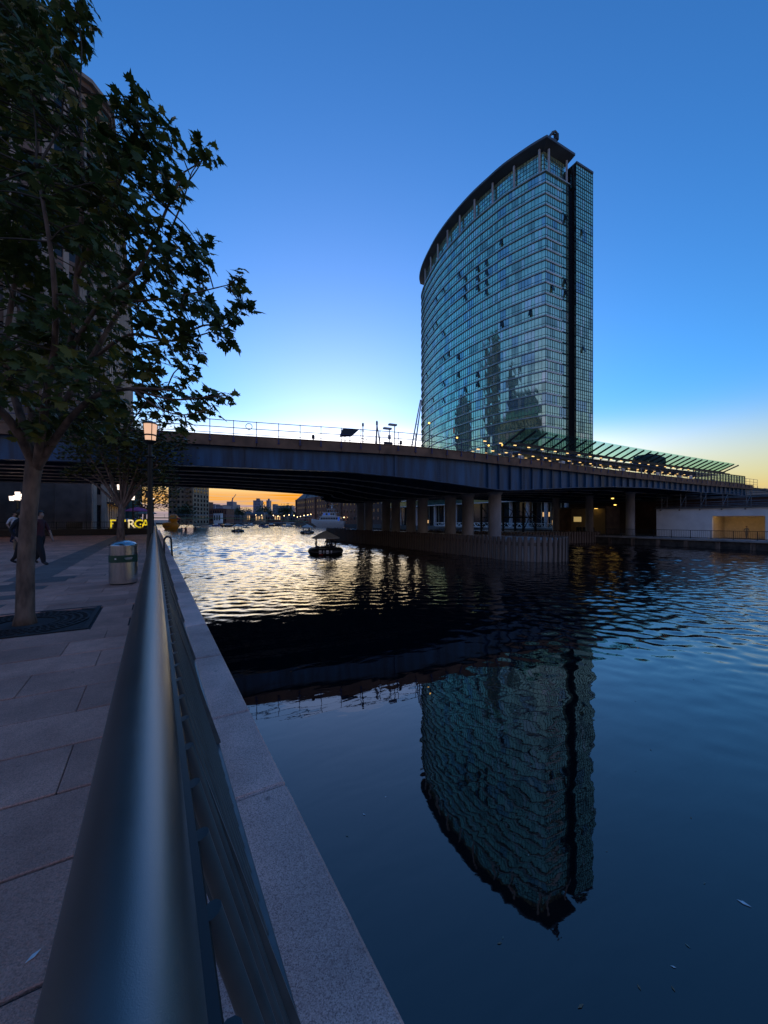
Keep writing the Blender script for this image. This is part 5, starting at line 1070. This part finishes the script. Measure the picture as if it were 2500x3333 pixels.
def parasol(label, base, r, h, m_, group=None):
    t = thing('parasol', label, 'parasol', base, 0, group); MB().lathe([(.3, 0), (.3, .06), (.03, .1), (.03, h)], n=12).build('pole', 'dark_steel', t)
    MB().lathe([(r, h-.55), (r*.99, h-.50), (r*.5, h-.16), (.05, h+.02)], n=8).build('canopy', m_, t); return t
parasol('pink parasol over the terrace beyond the fence', Vector((P(447, 0, 50).x, 50, QUAY)), 1.5, 3.1, 'cloth_pink'); parasol('pale green parasol right of the pink one', Vector((P(476, 0, 53).x, 53, QUAY)), 1.4, 2.8, 'pontoon')
aw = thing('shopfront_awning', 'dark awning with a line of warm lights on the stone building', 'awning', Q(70, -6.1, 6.0), QA)
MB().box((.7, 6, .0), (1.4, 20, .18)).build('roof', 'dark_steel', aw); 
for k in range(9): MB().box((1.3, -3+2.2*k, -.16), (.12, 1.2, .08)).build('strip_lamp', 'lamp_amber', aw)
MB().box((.3, 6, 1.2), (.2, 8, 1.3)).build('sign_board', 'bin_green', aw)
tg = thing('teal_glass_block', 'teal glazed block beyond the stone building along the quay', 'building', Q(108, -3.2, QUAY), QA)
MB().box((-4, 10, 10), (8, 26, 20)).build('wall', 'teal_glass', tg)
for k in range(14): MB().box((.06, -2.6+2*k, 10), (.12, .18, 20)).build('mullion', 'dark_steel', tg)
for k in range(5): MB().box((.05, 10, 4*k+2), (.14, 26.1, .35)).build('spandrel', 'band_pale', tg)
for k in range(8): MB().box((-7.5+1.1*k, -3.02, 10), (.16, .1, 20)).build('mullion', 'dark_steel', tg)
# ------------------------------------------------------------------ boats
def donut_boat(label, u, D, rz, seats, crowd_label):
    b = P(u, HZ, D); b.z = 0; t = thing('donut_boat', label, 'boat', b, rz, 'round inflatable boats')
    mb = MB(); rows = []
    for i in range(33):
        a = 2*math.pi*i/32; rows.append([((1.42+.42*math.cos(q))*math.cos(a), (1.42+.42*math.cos(q))*math.sin(a), .33+.40*math.sin(q)) for q in [2*math.pi*k/14 for k in range(14)]])
    mb.loft(rows, True); mb.build('tube', 'black_rubber', t, smooth=True)
    MB().lathe([(1.3, .12), (1.35, .22)], n=28).build('floor', 'dark_steel', t); MB().lathe([(1.86, .30), (1.875, .33), (1.86, .36)], n=32).build('rubbing_strake', 'cloth_grey', t)
    MB().lathe([(.10, .2), (.10, .75), (.50, .78), (.50, .84)], n=18).build('table', 'dark_steel', t)
    for k in range(6):
        a = k*math.pi/3+.2; MB().tube([(1.50*math.cos(a), 1.50*math.sin(a), .72), (1.66*math.cos(a), 1.66*math.sin(a), .66)], .03, 6).build('handle', 'cloth_grey', t)
    MB().tube([(.5, .1, .3), (.35, .05, 1.6), (.05, 0, 2.42)], .03, 8).build('pole', 'galv', t); MB().tube([(.9, .3, .6), (.6, .2, 1.2), (.36, .05, 1.6)], .02, 6).build('stay', 'galv', t)
    cp = MB().lathe([(1.56, 1.66), (1.54, 1.70), (.8, 2.10), (.06, 2.44)], n=8).build('canopy', 'canvas_pale', t)
    for k in range(8): a = 2*math.pi*k/8; MB().tube([(1.52*math.cos(a), 1.52*math.sin(a), 1.665), (.06*math.cos(a), .06*math.sin(a), 2.38)], .012, 5).build('rib', 'galv', cp)
    # pale printed panels on the side towards the quay
    ca = math.atan2(-b.y, -b.x)-rz
    for da, wd_, hh in ((-.30, .26, .34), (-.10, .10, .30), (.10, .26, .34), (.32, .14, .26)):
        a = ca+da; MB().box((1.835*math.cos(a), 1.835*math.sin(a), .36), (.03, wd_, hh), a).build('panel', 'white_paint', t, bevel=.008)
    a = ca-.25; MB().lathe([(.22, -.04), (.26, 0), (.22, .05), (.15, .05), (.15, -.04)], (1.9*math.cos(a), 1.9*math.sin(a), .10), 14).build('life_ring', 'cloth_red', t, smooth=True)
    MB().box((1.75*math.cos(ca+2.9), 1.75*math.sin(ca+2.9), .45), (.3, .25, .9), ca+2.9).build('outboard_motor', 'iron', t, bevel=.04)
    for (ang_, top, lb) in seats:
        a = ca+ang_; loc = b+Vector((1.02*math.cos(a+rz), 1.02*math.sin(a+rz), -.02)); person(lb, loc, a+rz+R90, 1.66, top, 'cloth_navy', 'dark_hair', 'sit', crowd_label)
    return t
donut_boat('nearest round black inflatable boat with pale umbrella', 1060, 40.5, .4, ((-1.35, 'cloth_black', 'person at the left rim of the nearest round boat'), (3.0, 'cloth_grey', 'person seated mid left in the nearest round boat'), (2.5, 'cloth_navy', 'person seated behind the table of the nearest round boat'), (1.5, 'cloth_black', 'person by the umbrella pole at the right rim of the nearest round boat')), 'passengers of the nearest round boat')
donut_boat('round inflatable boat farther out in front of the white yacht', 1000, 101, 1.1, ((-1.3, 'cloth_black', 'person on the left of the round boat in front of the yacht'), (2.6, 'cloth_tan', 'person seated in the middle of the round boat in front of the yacht'), (1.4, 'cloth_navy', 'person on the right of the round boat in front of the yacht')), 'passengers of the round boat by the yacht')
donut_boat('farthest round inflatable boat with umbrella in the left distance', 774, 114, 2.0, ((-1.2, 'cloth_navy', 'person on the left of the farthest round boat'), (2.9, 'cloth_black', 'person in the middle of the farthest round boat'), (1.3, 'cloth_grey', 'person on the right of the farthest round boat')), 'passengers of the farthest round boat')
# ------------------------------------------------------------------ giant floating duck
D = 137; b = P(556, HZ, D); b.z = 0
dk = thing('floating_duck', 'giant orange-yellow inflatable duck floating near the left quay', 'inflatable duck', b, 0)
def duck_body():
    mb = MB(); rows = []
    prof = [(-3.0, .15, 1.95), (-2.75, .55, 1.85), (-2.35, .95, 1.55), (-1.6, 1.5, 1.25), (-.6, 1.85, 1.2), (.6, 1.95, 1.25), (1.6, 1.75, 1.35), (2.3, 1.25, 1.4), (2.7, .65, 1.4), (2.85, .15, 1.4)]
    for x, r, zc in prof: rows.append([(x, r*.95*math.cos(q), max(zc+r*.92*math.sin(q), -.3)) for q in [2*math.pi*k/20 for k in range(20)]])
    mb.loft(rows, True); return mb
duck_body().build('body', 'duck_yellow', dk, smooth=True)
mb = MB(); mb.lathe([(1.30, 2.2), (1.12, 2.75), (1.05, 3.0), (1.25, 3.35), (1.45, 3.9), (1.47, 4.4), (1.30, 5.0), (.9, 5.45), (.4, 5.65), (.1, 5.68)], (1.05, 0, 0), 22); mb.build('head', 'duck_yellow', dk, smooth=True)
mb = MB(); rows = [[(x, wd_*math.cos(q), zc+h_*math.sin(q)) for q in [2*math.pi*k/14 for k in range(14)]] for x, wd_, h_, zc in ((2.2, .55, .42, 4.05), (2.7, .62, .30, 4.05), (3.1, .60, .20, 4.08), (3.4, .42, .14, 4.14), (3.52, .1, .06, 4.18))]; mb.loft(rows, True); mb.build('beak', 'duck_beak', dk, smooth=True)
for y in (-.85, .85): MB().ball((2.08, y, 4.65), (.16, .16, .24), 10, 7).build('eye', 'black_rubber', dk, smooth=True); MB().ball((-.5, y*2.0, 1.9), (1.5, .30, .75), 14, 8).build('wing', 'duck_yellow', dk, smooth=True)
mb = MB(); mb.tube([(1.0+.45*math.cos(a), 0, 5.95+.40*math.sin(a)) for a in [2*math.pi*k/16 for k in range(17)]], .10, 8, False); mb.build('top_ring', 'dark_hair', dk, smooth=True)
mb = MB()
MB().lathe([(2.0, -.2), (2.05, .12), (1.9, .2)], n=28).build('float_base', 'duck_yellow', dk, smooth=True)
MB().box((-.2, -1.80, 1.15), (2.0, .06, .14)).build('print_line', 'cloth_tan', dk); MB().box((-.2, -1.72, .9), (1.5, .06, .10)).build('print_line', 'cloth_tan', dk)
for u, v in ((591, 1723), (605, 1723)): p = G(u, v, 0); t = thing('mooring_buoy', 'small red buoy right of the duck', 'buoy', p, 0, 'red buoys'); MB().ball((0, 0, .25), .42, 12, 8).build('float', 'cloth_red', t, smooth=True); MB().tube([(0, 0, .6), (0, 0, .95)], .05, 6).build('ring_post', 'iron', t)
bpy.data.objects['mooring_buoy']['label'] = 'red buoy nearest the duck'; bpy.data.objects['mooring_buoy.001']['label'] = 'red buoy farther right of the duck'
# ------------------------------------------------------------------ white motor yacht
D = 205; b = P(1070, HZ, D); b.z = 0; yt = thing('motor_yacht', 'white three-deck motor yacht moored beyond the bridge piers', 'yacht', b, R(-6))
rows = []
for x, hw, sheer, keel in ((-9.4, .1, 4.2, 3.4), (-8.2, .9, 3.9, 1.2), (-6, 1.7, 3.5, -.3), (-3, 2.3, 3.2, -.6), (1, 2.5, 3.0, -.6), (5, 2.4, 2.9, -.6), (8.6, 2.2, 2.9, -.5)):
    rows.append([(x, -hw, sheer), (x, -hw*.85, sheer*.45), (x, -hw*.3, keel), (x, hw*.3, keel), (x, hw*.85, sheer*.45), (x, hw, sheer)])
MB().loft(rows, True).build('hull', 'hull_white', yt, smooth=True, auto=40)
def deck_block(x0, x1, w_, z0, z1, rake, name='cabin'):
    mb = MB(); mb.loft([[(x0, -w_, z0), (x0, w_, z0), (x0+rake, w_*.92, z1), (x0+rake, -w_*.92, z1)], [(x1, -w_, z0), (x1, w_, z0), (x1-.3, w_*.92, z1), (x1-.3, -w_*.92, z1)]], True)
    return mb.build(name, 'hull_white', yt)
deck_block(-5.2, 6.6, 2.1, 2.9, 5.2, 1.2); deck_block(-3.4, 4.2, 1.9, 5.45, 7.4, 1.0); MB().box((1.2, 0, 5.32), (11.6, 4.5, .25)).build('deck', 'hull_white', yt); MB().box((.9, 0, 7.5), (8.2, 4.0, .22)).build('deck', 'hull_white', yt); MB().box((1.4, 0, 9.3), (4.2, 3.2, .18)).build('hardtop', 'hull_white', yt)
for k in range(7): MB().box((-3.3+1.35*k, -2.08, 4.3), (.95, .14, .9)).build('window', 'dark_glass', yt)
for k in range(5): MB().box((-1.9+1.25*k, -1.9, 6.6), (.9, .14, .8)).build('window', 'yacht_blue' if k in (0, 2) else 'dark_glass', yt)
MB().box((5.8, -2.1, 4.0), (.9, .14, 1.8)).build('door_panel', 'yacht_blue', yt)
for k in range(4): MB().tube([(-.4+1.2*k, -1.4, 7.6), (-.2+1.1*k, -1.4, 9.25)], .06, 6).build('strut', 'hull_white', yt)
for k in range(5): MB().lathe([(.22, -.05), (.22, .05)], (-5+2.2*k, -2.05, 1.6), 8).build('porthole', 'dark_glass', yt)
MB().tube([(1.6, 0, 9.3), (1.9, 0, 13.2)], [.14, .06], 8).build('mast', 'hull_white', yt); MB().bar((.8, 0, 11.2), (2.9, 0, 11.2), .12, .12).build('crosstree', 'hull_white', yt); MB().ball((1.7, 0, 10.3), (.5, .5, .35), 10, 6).build('radar', 'hull_white', yt)
MB().tube([(-9.2, 0, 5.0), (-6, -1.7, 4.4), (-2, -2.3, 4.1), (6, -2.4, 3.8)], .04, 5).build('rail', 'galv', yt)
for x in (4.4, 5.6, 6.8, 8.0): MB().tube([(x, -2.2, 2.9), (x, -2.1, 5.2)], .06, 6).build('stanchion', 'hull_white', yt)
MB().tube([(-5.2, 0, 3.6), (-6.0, 0, 8.6)], .06, 6).build('jackstaff', 'galv', yt)
# ------------------------------------------------------------------ floating footbridge with X-shaped legs
fbp = [(505, 1684, 128), (600, 1684.5, 140), (700, 1685, 152), (800, 1687, 165), (900, 1691, 178), (1010, 1697, 192)]
FP = resample(catmull([tuple(P(*q)) for q in fbp], 8), 1.5); fb = thing('footbridge', 'low green footbridge on X-shaped floating legs crossing the far dock', 'footbridge', (FP[len(FP)//2].x, FP[len(FP)//2].y, 0))
MB().loft([[p+Vector((0, -.9, -.35)), p+Vector((0, .9, -.35)), p+Vector((0, .9, 0)), p+Vector((0, -.9, 0))] for p in FP], True).build('deck', 'fb_green', fb, world=True)
MB().tube([p+Vector((0, -.85, 1.15)) for p in FP], .05, 5).build('handrail', 'galv', fb, world=True); MB().tube([p+Vector((0, .85, 1.15)) for p in FP], .05, 5).build('handrail', 'galv', fb, world=True); MB().tube([p+Vector((0, -.85, .6)) for p in FP], .03, 5).build('handrail', 'galv', fb, world=True)
for p in FP[::3]: MB().bar(p+Vector((0, -.85, 0)), p+Vector((0, -.85, 1.15)), .06, .06, up=(0, 1, 0)).build('post', 'galv', fb, world=True)
for u in (624, 838, 975):
    p = min(FP, key=lambda q: abs(q.x/q.y*F+CU-u)); 
    for s in (-1, 1):
        MB().tube([p+Vector((s*1.2, -.6, -.3)), Vector((p.x+s*4.6, p.y-.6, .25))], .16, 7).build('leg', 'pontoon', fb, world=True); MB().tube([p+Vector((-s*2.6, .6, -.3)), Vector((p.x+s*2.6, p.y+.6, .3))], .12, 7).build('leg', 'pontoon', fb, world=True)
        MB().ball((p.x+s*4.4, p.y-.6, .05), (1.9, 1.1, .45), 14, 6).build('float', 'pontoon', fb, world=True, smooth=True)
# ------------------------------------------------------------------ small moored boats
rb_ = random.Random(8); hull_cols = ('hull_white', 'cloth_blue', 'brick', 'cloth_navy', 'wall_white')
spots = ((672, 1704, 'with a blue hull left of the footbridge legs'), (700, 1703, 'with a dark cabin under the footbridge'), (716, 1709, 'nearest the farthest round boat'), (738, 1703, 'second along from the round boat'), (790, 1702, 'right behind the farthest round boat'), (812, 1701, 'left of the middle footbridge legs'), (858, 1700, 'right of the middle footbridge legs'), (880, 1701, 'halfway to the yacht'), (908, 1700, 'moored near the right footbridge legs'), (935, 1703, 'closest to the round boat by the yacht'))
for k, (u, v, wh) in enumerate(spots):
    b = P(u, HZ, 200+(k % 3)*14); b.z = 0; L_ = rb_.uniform(4.5, 6.5); hc = hull_cols[k % 5]
    t = thing('small_boat', 'small moored boat '+wh, 'boat', b, rb_.uniform(-.5, .5)+(math.pi if k % 2 else 0), 'small boats moored in the far dock')
    rows = [[(x*L_, -w_, .75+.2*abs(x)), (x*L_, -w_*.6, -.2), (x*L_, w_*.6, -.2), (x*L_, w_, .75+.2*abs(x))] for x, w_ in ((-.5, .9), (-.2, 1.05), (.2, .9), (.42, .45), (.52, .08))]; MB().loft(rows, True).build('hull', hc, t)
    MB().box((-.1*L_, 0, 1.15), (L_*.4, 1.5, .9)).build('cabin', 'hull_white' if k % 2 else 'cloth_grey', t, bevel=.12); MB().box((-.1*L_, -.76, 1.25), (L_*.3, .04, .35)).build('window', 'dark_glass', t)
    if k % 3 == 0: MB().box((-.3*L_, 0, 1.9), (L_*.5, 1.7, .1)).build('canopy', 'canvas_pale', t); [MB().bar((-.3*L_+sx*L_*.22, sy*.8, .8), (-.3*L_+sx*L_*.22, sy*.8, 1.9), .05, .05).build('strut', 'galv', t) for sx in (-1, 1) for sy in (-1, 1)]
# ------------------------------------------------------------------ far bank: warehouses, houses, skyline, trees, lamps
def block(name, label, u0, u1, vt, D, m_, depth=12, windows=None, group=None, cat='building', zb=1.3, roof=None):
    a = P(u0, vt, D); b_ = P(u1, vt, D); h = a.z-zb; c = (a+b_)/2; t = thing(name, label, cat, (c.x, D, zb), 0, group); wd_ = (b_-a).length
    MB().box((0, depth/2, h/2), (wd_, depth, h)).build('wall', m_, t)
    if windows:
        nx, nz, wm = windows; me = MB().box((0, 0, 0), (wd_/nx*.5, .12, h/nz*.5)).mesh('window', wm)
        for i in range(nx):
            for j in range(nz): link('window', me, t, (-wd_/2+wd_*(i+.5)/nx, -.03, h*(j+.55)/nz))
    if roof: MB().loft([[(-wd_/2-.3, -.3, h), (wd_/2+.3, -.3, h), (wd_/2+.3, depth+.3, h), (-wd_/2-.3, depth+.3, h)], [(-wd_/2+1, depth/2-.1, h+roof), (wd_/2-1, depth/2-.1, h+roof), (wd_/2-1, depth/2+.1, h+roof), (-wd_/2+1, depth/2+.1, h+roof)]], True).build('roof', 'slate', t)
    else: MB().box((0, depth/2, h+.15), (wd_+.4, depth+.4, .3)).build('roof', 'slate', t)
    return t
ap = block('apartment_block', 'tan brick apartment tower with balconies left of the sunset', 548, 628, 1560, 175, 'brick_tan', 16, (6, 9, 'dark_glass'))
mfw = MB().box((0, 0, 0), (.12, 1.4, 1.2)).mesh('window', 'dark_glass')
for i in range(5):
    for j in range(9): link('window', mfw, ap, (5.58, 1.9+3.1*i, 1.4+2.0*j))
for j in range(9):
    for x in (-2.6, 3.2): MB().box((x, -.7, 3.2+j*1.98*1.0), (1.8, 1.3, .9)).build('balcony', 'stone_brown', ap)
block('brick_house', 'dark brown flat building right of the apartment tower', 629, 668, 1634, 300, 'brick_dark', 14, (5, 4, 'dark_glass')); block('brick_house', 'long red brick building with white doors on the far bank', 645, 737, 1657, 270, 'brick', 14, (12, 2, 'dark_glass')); block('white_cabin', 'small white panelled cabin in front of the red brick building', 695, 718, 1671, 262, 'wall_white', 4, (3, 1, 'dark_glass'))
block('white_pillar', 'pale square pillar beside the apartment tower', 626, 635, 1657, 180, 'wall_white', 3)
wh_ = thing('brick_warehouse', 'long brown brick warehouse row with many small windows beyond the yacht', 'warehouse', Q(214, 90, 1.3), QA)
MB().box((9, 14, 8.6), (18, 100, 17.2)).build('wall', 'brick', wh_); me_w = MB().box((0, 0, 0), (.14, 1.1, 1.5)).mesh('window', 'dark_glass')
for i in range(22):
    for j in range(4): link('window', me_w, wh_, (-.03, -33+4.4*i, 3.0+3.9*j))
for i in range(5): MB().loft([[(0, -36+20*i, 17.2), (18, -36+20*i, 17.2), (18, -16.4+20*i, 17.2), (0, -16.4+20*i, 17.2)], [(3, -30+20*i, 21), (15, -30+20*i, 21), (15, -22+20*i, 21), (3, -22+20*i, 21)]], True).build('roof', 'slate', wh_); MB().box((-.25, -16.2+20*i, 8.6), (.6, 1.2, 17.1)).build('hoist_bay', 'brick_dark', wh_)
wh2 = thing('brick_warehouse', 'nearer gabled brick warehouse just behind the right of the yacht', 'warehouse', Q(158, 91, 1.3), QA)
MB().box((8, 0, 7), (16, 30, 14)).build('wall', 'brick_dark', wh2); MB().loft([[(0, -15, 14), (16, -15, 14), (16, 15, 14), (0, 15, 14)], [(0, -.4, 18.5), (16, -.4, 18.5), (16, .4, 18.5), (0, .4, 18.5)]], True).build('roof', 'slate', wh2)
for i in range(7):
    for j in range(3): link('window', me_w, wh2, (-.03, -12+4*i, 3.0+3.9*j))
skyl = ((638, 652, 1613, 1500, 'slender far tower with spire beside the apartment block', 0), (685, 700, 1641, 620, 'low far block with teal roof', 0), (703, 725, 1645, 560, 'wide grey far block left of the crane', 0), (725, 736, 1644, 600, 'narrow teal far block', 0), (738, 757, 1633, 700, 'far tower under the crane', 1), (762, 770, 1643, 800, 'tiny far tower right of the crane', 0), (824, 848, 1629, 900, 'broad pale far tower in mid skyline', 1), (867, 876, 1629, 1000, 'slim far tower right of mid skyline', 0), (887, 897, 1641, 800, 'small square far tower', 0), (897, 951, 1646, 650, 'long low far hospital-like block', 1), (966, 981, 1640, 560, 'grey far block left of the warehouses', 0), (980, 992, 1630, 540, 'taller grey far block at the warehouse roof', 0))
for u0, u1, vt, D, lb, wn in skyl:
    t = block('far_tower', lb, u0, u1, vt, D, 'far_tower', 20, (5, 8, 'far_tower_glass') if u1-u0 > 12 else (3, 6, 'far_tower_glass'), 'skyline towers', 'tower')
    if u0 == 638: h = P(0, 1613, D).z; MB().lathe([(4, h-2), (.4, h+26)], (0, 10, 0), 6).build('spire', 'far_tower', t)
    if vt < 1632 and u0 != 638: MB().box((0, 10, P(0, vt, D).z+1.5), ((u1-u0)/F*D*.4, 8, 5)).build('plant_room', 'far_tower', t)
cr_ = thing('tower_crane', 'thin tower crane on the skyline above a far tower', 'crane', (P(757, 0, 690).x, 690, 1.3))
MB().bar((0, 0, 0), (0, 0, 42), 1.2, 1.2, up=(0, 1, 0)).build('mast', 'far_tower', cr_); MB().bar((-1, 0, 38), (6, 0, 48), .9, .9).build('jib', 'far_tower', cr_); MB().bar((-3, 0, 34), (1, 0, 40), .9, .9).build('counter_jib', 'far_tower', cr_)
rh = random.Random(31)
places = ('behind the farthest round boat', 'under the far crane', 'left of the mid skyline tower', 'below the broad pale tower', 'right of the broad pale tower', 'beside the lit pavilion', 'below the slim far tower', 'left of the far trees', 'right of the far trees', 'near the warehouse end', 'at the warehouse quay', 'beside the red brick building')
for k in range(12):
    u0 = 735+k*20+rh.uniform(-4, 4); block('far_house', 'low pitched-roof house on the far bank '+places[k], u0, u0+rh.uniform(16, 28), rh.uniform(1671, 1681), 345+rh.uniform(0, 40), rh.choice(('far_house', 'brick', 'brick_dark', 'brick_tan')), 9, (3, 1, 'window_warm' if k in (3, 5, 8) else 'dark_glass'), 'houses on the far bank', 'house', 1.3, 2.2)
def far_tree(label, u, v, D, r, seed):
    c = P(u, v, D); rr = random.Random(seed); t = thing('bank_tree', label, 'tree', (c.x, D, 1.3), 0, 'trees on the far bank'); R_ = r/F*D
    MB().tube([(0, 0, 0), (0, 0, max(1, c.z-1.3))], [.3, .2], 6).build('trunk', 'bark', t); lf = MB()
    for q in range(420):
        d = Vector((rr.gauss(0, .5), rr.gauss(0, .5), rr.gauss(0, .42)))*R_; d += Vector((math.sin(q*.7), math.cos(q*.9), math.sin(q*1.3)))*R_*.25; p = Vector((0, 0, c.z-1.3))+d; M3 = rot_frame((rr.uniform(-1, 1), rr.uniform(-1, 1), 1), rr.uniform(0, 6.28)); sz = R_*.16
        if p.z < .2: continue
        lf.add([p+M3 @ Vector((x*sz, y*sz, 0)) for x, y in ((0, -1), (.8, 0), (0, 1.1), (-.8, 0))], [(0, 1, 2, 3)])
    lf.build('crown', 'leaf_far', t, kind='stuff')
for k, (u, v, D, r, lb) in enumerate(((778, 1664, 320, 13, 'dark pointed tree right of the red brick building'), (768, 1670, 330, 11, 'low dark tree beside the pointed tree'), (790, 1672, 335, 10, 'small tree right of the pointed tree'), (920, 1662, 310, 17, 'largest dark tree in the middle of the far bank'), (938, 1660, 315, 15, 'twin tree right of the largest far tree'), (860, 1662, 420, 18, 'broad tree under the slim far tower'), (845, 1668, 400, 12, 'tree left of the broad far tree'), (808, 1667, 420, 12, 'tree left of the broad pale tower'), (882, 1670, 330, 10, 'pale green small tree near the lit pavilion'), (960, 1672, 320, 9, 'small tree at the warehouse corner'), (607, 1664, 160, 24, 'dense green bush in front of the apartment tower'), (585, 1672, 158, 15, 'low bush left of the dense green bush'))): far_tree(lb, u, v, D, r, k)
pv = block('pavilion', 'small lit pavilion with arched front on the far quay', 830, 858, 1676, 338, 'brick_tan', 6, (3, 1, 'window_warm'), None, 'pavilion', 1.3, 3.0)
lp = ((833, 1676), (852, 1677), (756, 1672), (890, 1678), (905, 1680), (925, 1679), (941, 1676), (957, 1678), (968, 1683), (978, 1681), (990, 1678), (1002, 1676), (1012, 1674), (1120, 1684), (1130, 1683), (1141, 1684))
for k, (u, v) in enumerate(lp):
    D = 325 if u < 880 else 250 if u < 1020 else 210
    p = P(u, v, D); t = thing('quay_lamp', 'tiny warm lamp on the far quay, %s from the left' % ('first second third fourth fifth sixth seventh eighth ninth tenth eleventh twelfth thirteenth fourteenth fifteenth sixteenth'.split()[sorted(lp).index((u, v))]), 'lamp', (p.x, D, 1.3), 0, 'string of far quay lamps')
    MB().ball((0, 0, p.z-1.3), (.24, .24, .24), 8, 5).build('globe', 'far_lamp', t); MB().tube([(0, 0, 0), (0, 0, p.z-1.5)], .07, 6).build('post', 'dark_steel', t)
parasol('teal parasol on the far quay left of the yacht', Vector((P(1000, 0, 240).x, 240, 1.3)), 3.2, 5.0, 'canvas_pale')
# ------------------------------------------------------------------ leaves and scraps floating on the water, litter on the paving
rl = random.Random(77)
flm = [MB().add([(-.5, 0, 0), (0, -.16, .0), (.5, .02, .0), (.05, .17, .0), (-.5, 0, .03), (0, -.16, .03), (.5, .02, .03), (.05, .17, .03)], [(3, 2, 1, 0), (4, 5, 6, 7), (0, 1, 5, 4), (1, 2, 6, 5), (2, 3, 7, 6), (3, 0, 4, 7)]).mesh('floating_leaf', m_) for m_ in ('cloth_tan', 'white_paint', 'pontoon')]
for k in range(40):
    u, v = rl.uniform(800, 2450), rl.uniform(2050, 3250)
    if u < 1310-(3333-v)*.5+60: continue
    p = G(u, v, 0); o = link('floating_leaf', flm[k % 3], None, (p.x, p.y, .004), (0, 0, rl.uniform(0, 6.28)), (rl.uniform(.02, .045),)*3); tag(o, 'tiny fallen leaf floating on the dark water', 'leaf', 'leaves drifting on the water')
for u, v, s_, rz, m_, lb in ((2422, 2940, .10, 2.3, 1, 'pale feather floating at the lower right of the water'), (1890, 3275, .06, .4, 0, 'small reddish leaf floating near the bottom edge'), (108, 3112, .045, 1.2, 1, 'small white paper scrap lying on the paving by the rail')):
    z = QUAY+.003 if u < 200 else .004; p = G(u, v, z); o = link('scrap' if u < 200 else 'feather' if u > 2000 else 'floating_leaf', flm[m_], None, (p.x, p.y, z), (0, 0, rz), (s_, s_, s_)); tag(o, lb, 'paper scrap' if u < 200 else 'leaf')
# wiry weeds on the quay wall
for s_, h_ in ((1.95, .10), (1.35, .08), (12.5, .40), (9.0, .2)):
    t = thing('wall_weed', 'thin wiry weed growing from the quay wall joint', 'plant', Q(s_, .60, QUAY-.34), QA, 'weeds on the quay wall'); rw = random.Random(int(s_*10))
    for k in range(12):
        a = rw.uniform(-1.2, 1.2); l = h_*rw.uniform(.5, 1.1); MB().tube([(0, 0, 0), (l*.5, l*.5*math.sin(a), l*.35), (l*.9, l*math.sin(a), l*rw.uniform(.2, .9))], [.004, .003, .0015], 4).build('stem', 'grass_green', t)
bpy.data.objects['wall_weed']['label'] = 'wiry weed on the quay wall second nearest the camera'; bpy.data.objects['wall_weed.001']['label'] = 'small wiry weed on the quay wall nearest the camera'; bpy.data.objects['wall_weed.002']['label'] = 'tallest wiry weed on the quay wall against the golden water'; bpy.data.objects['wall_weed.003']['label'] = 'wiry weed on the quay wall before the golden water'
# a gull high over the bridge
gl = thing('gull', 'small bird gliding in the blue sky right of the maple', 'bird', P(711, 787, 60), R(20))
mb = MB(); rows = [[(x, -c_*.5, z), (x, c_*.5, z), (x, c_*.3, z+.03), (x, -c_*.3, z+.03)] for x, z, c_ in ((-.62, .0, .05), (-.30, .16, .16), (0, .08, .2), (.30, .16, .16), (.62, .0, .05))]; mb.loft(rows, True); mb.build('wings', 'cloth_grey', gl); MB().ball((0, 0, .08), (.07, .24, .07), 8, 6).build('body', 'cloth_grey', gl)
bake_people()
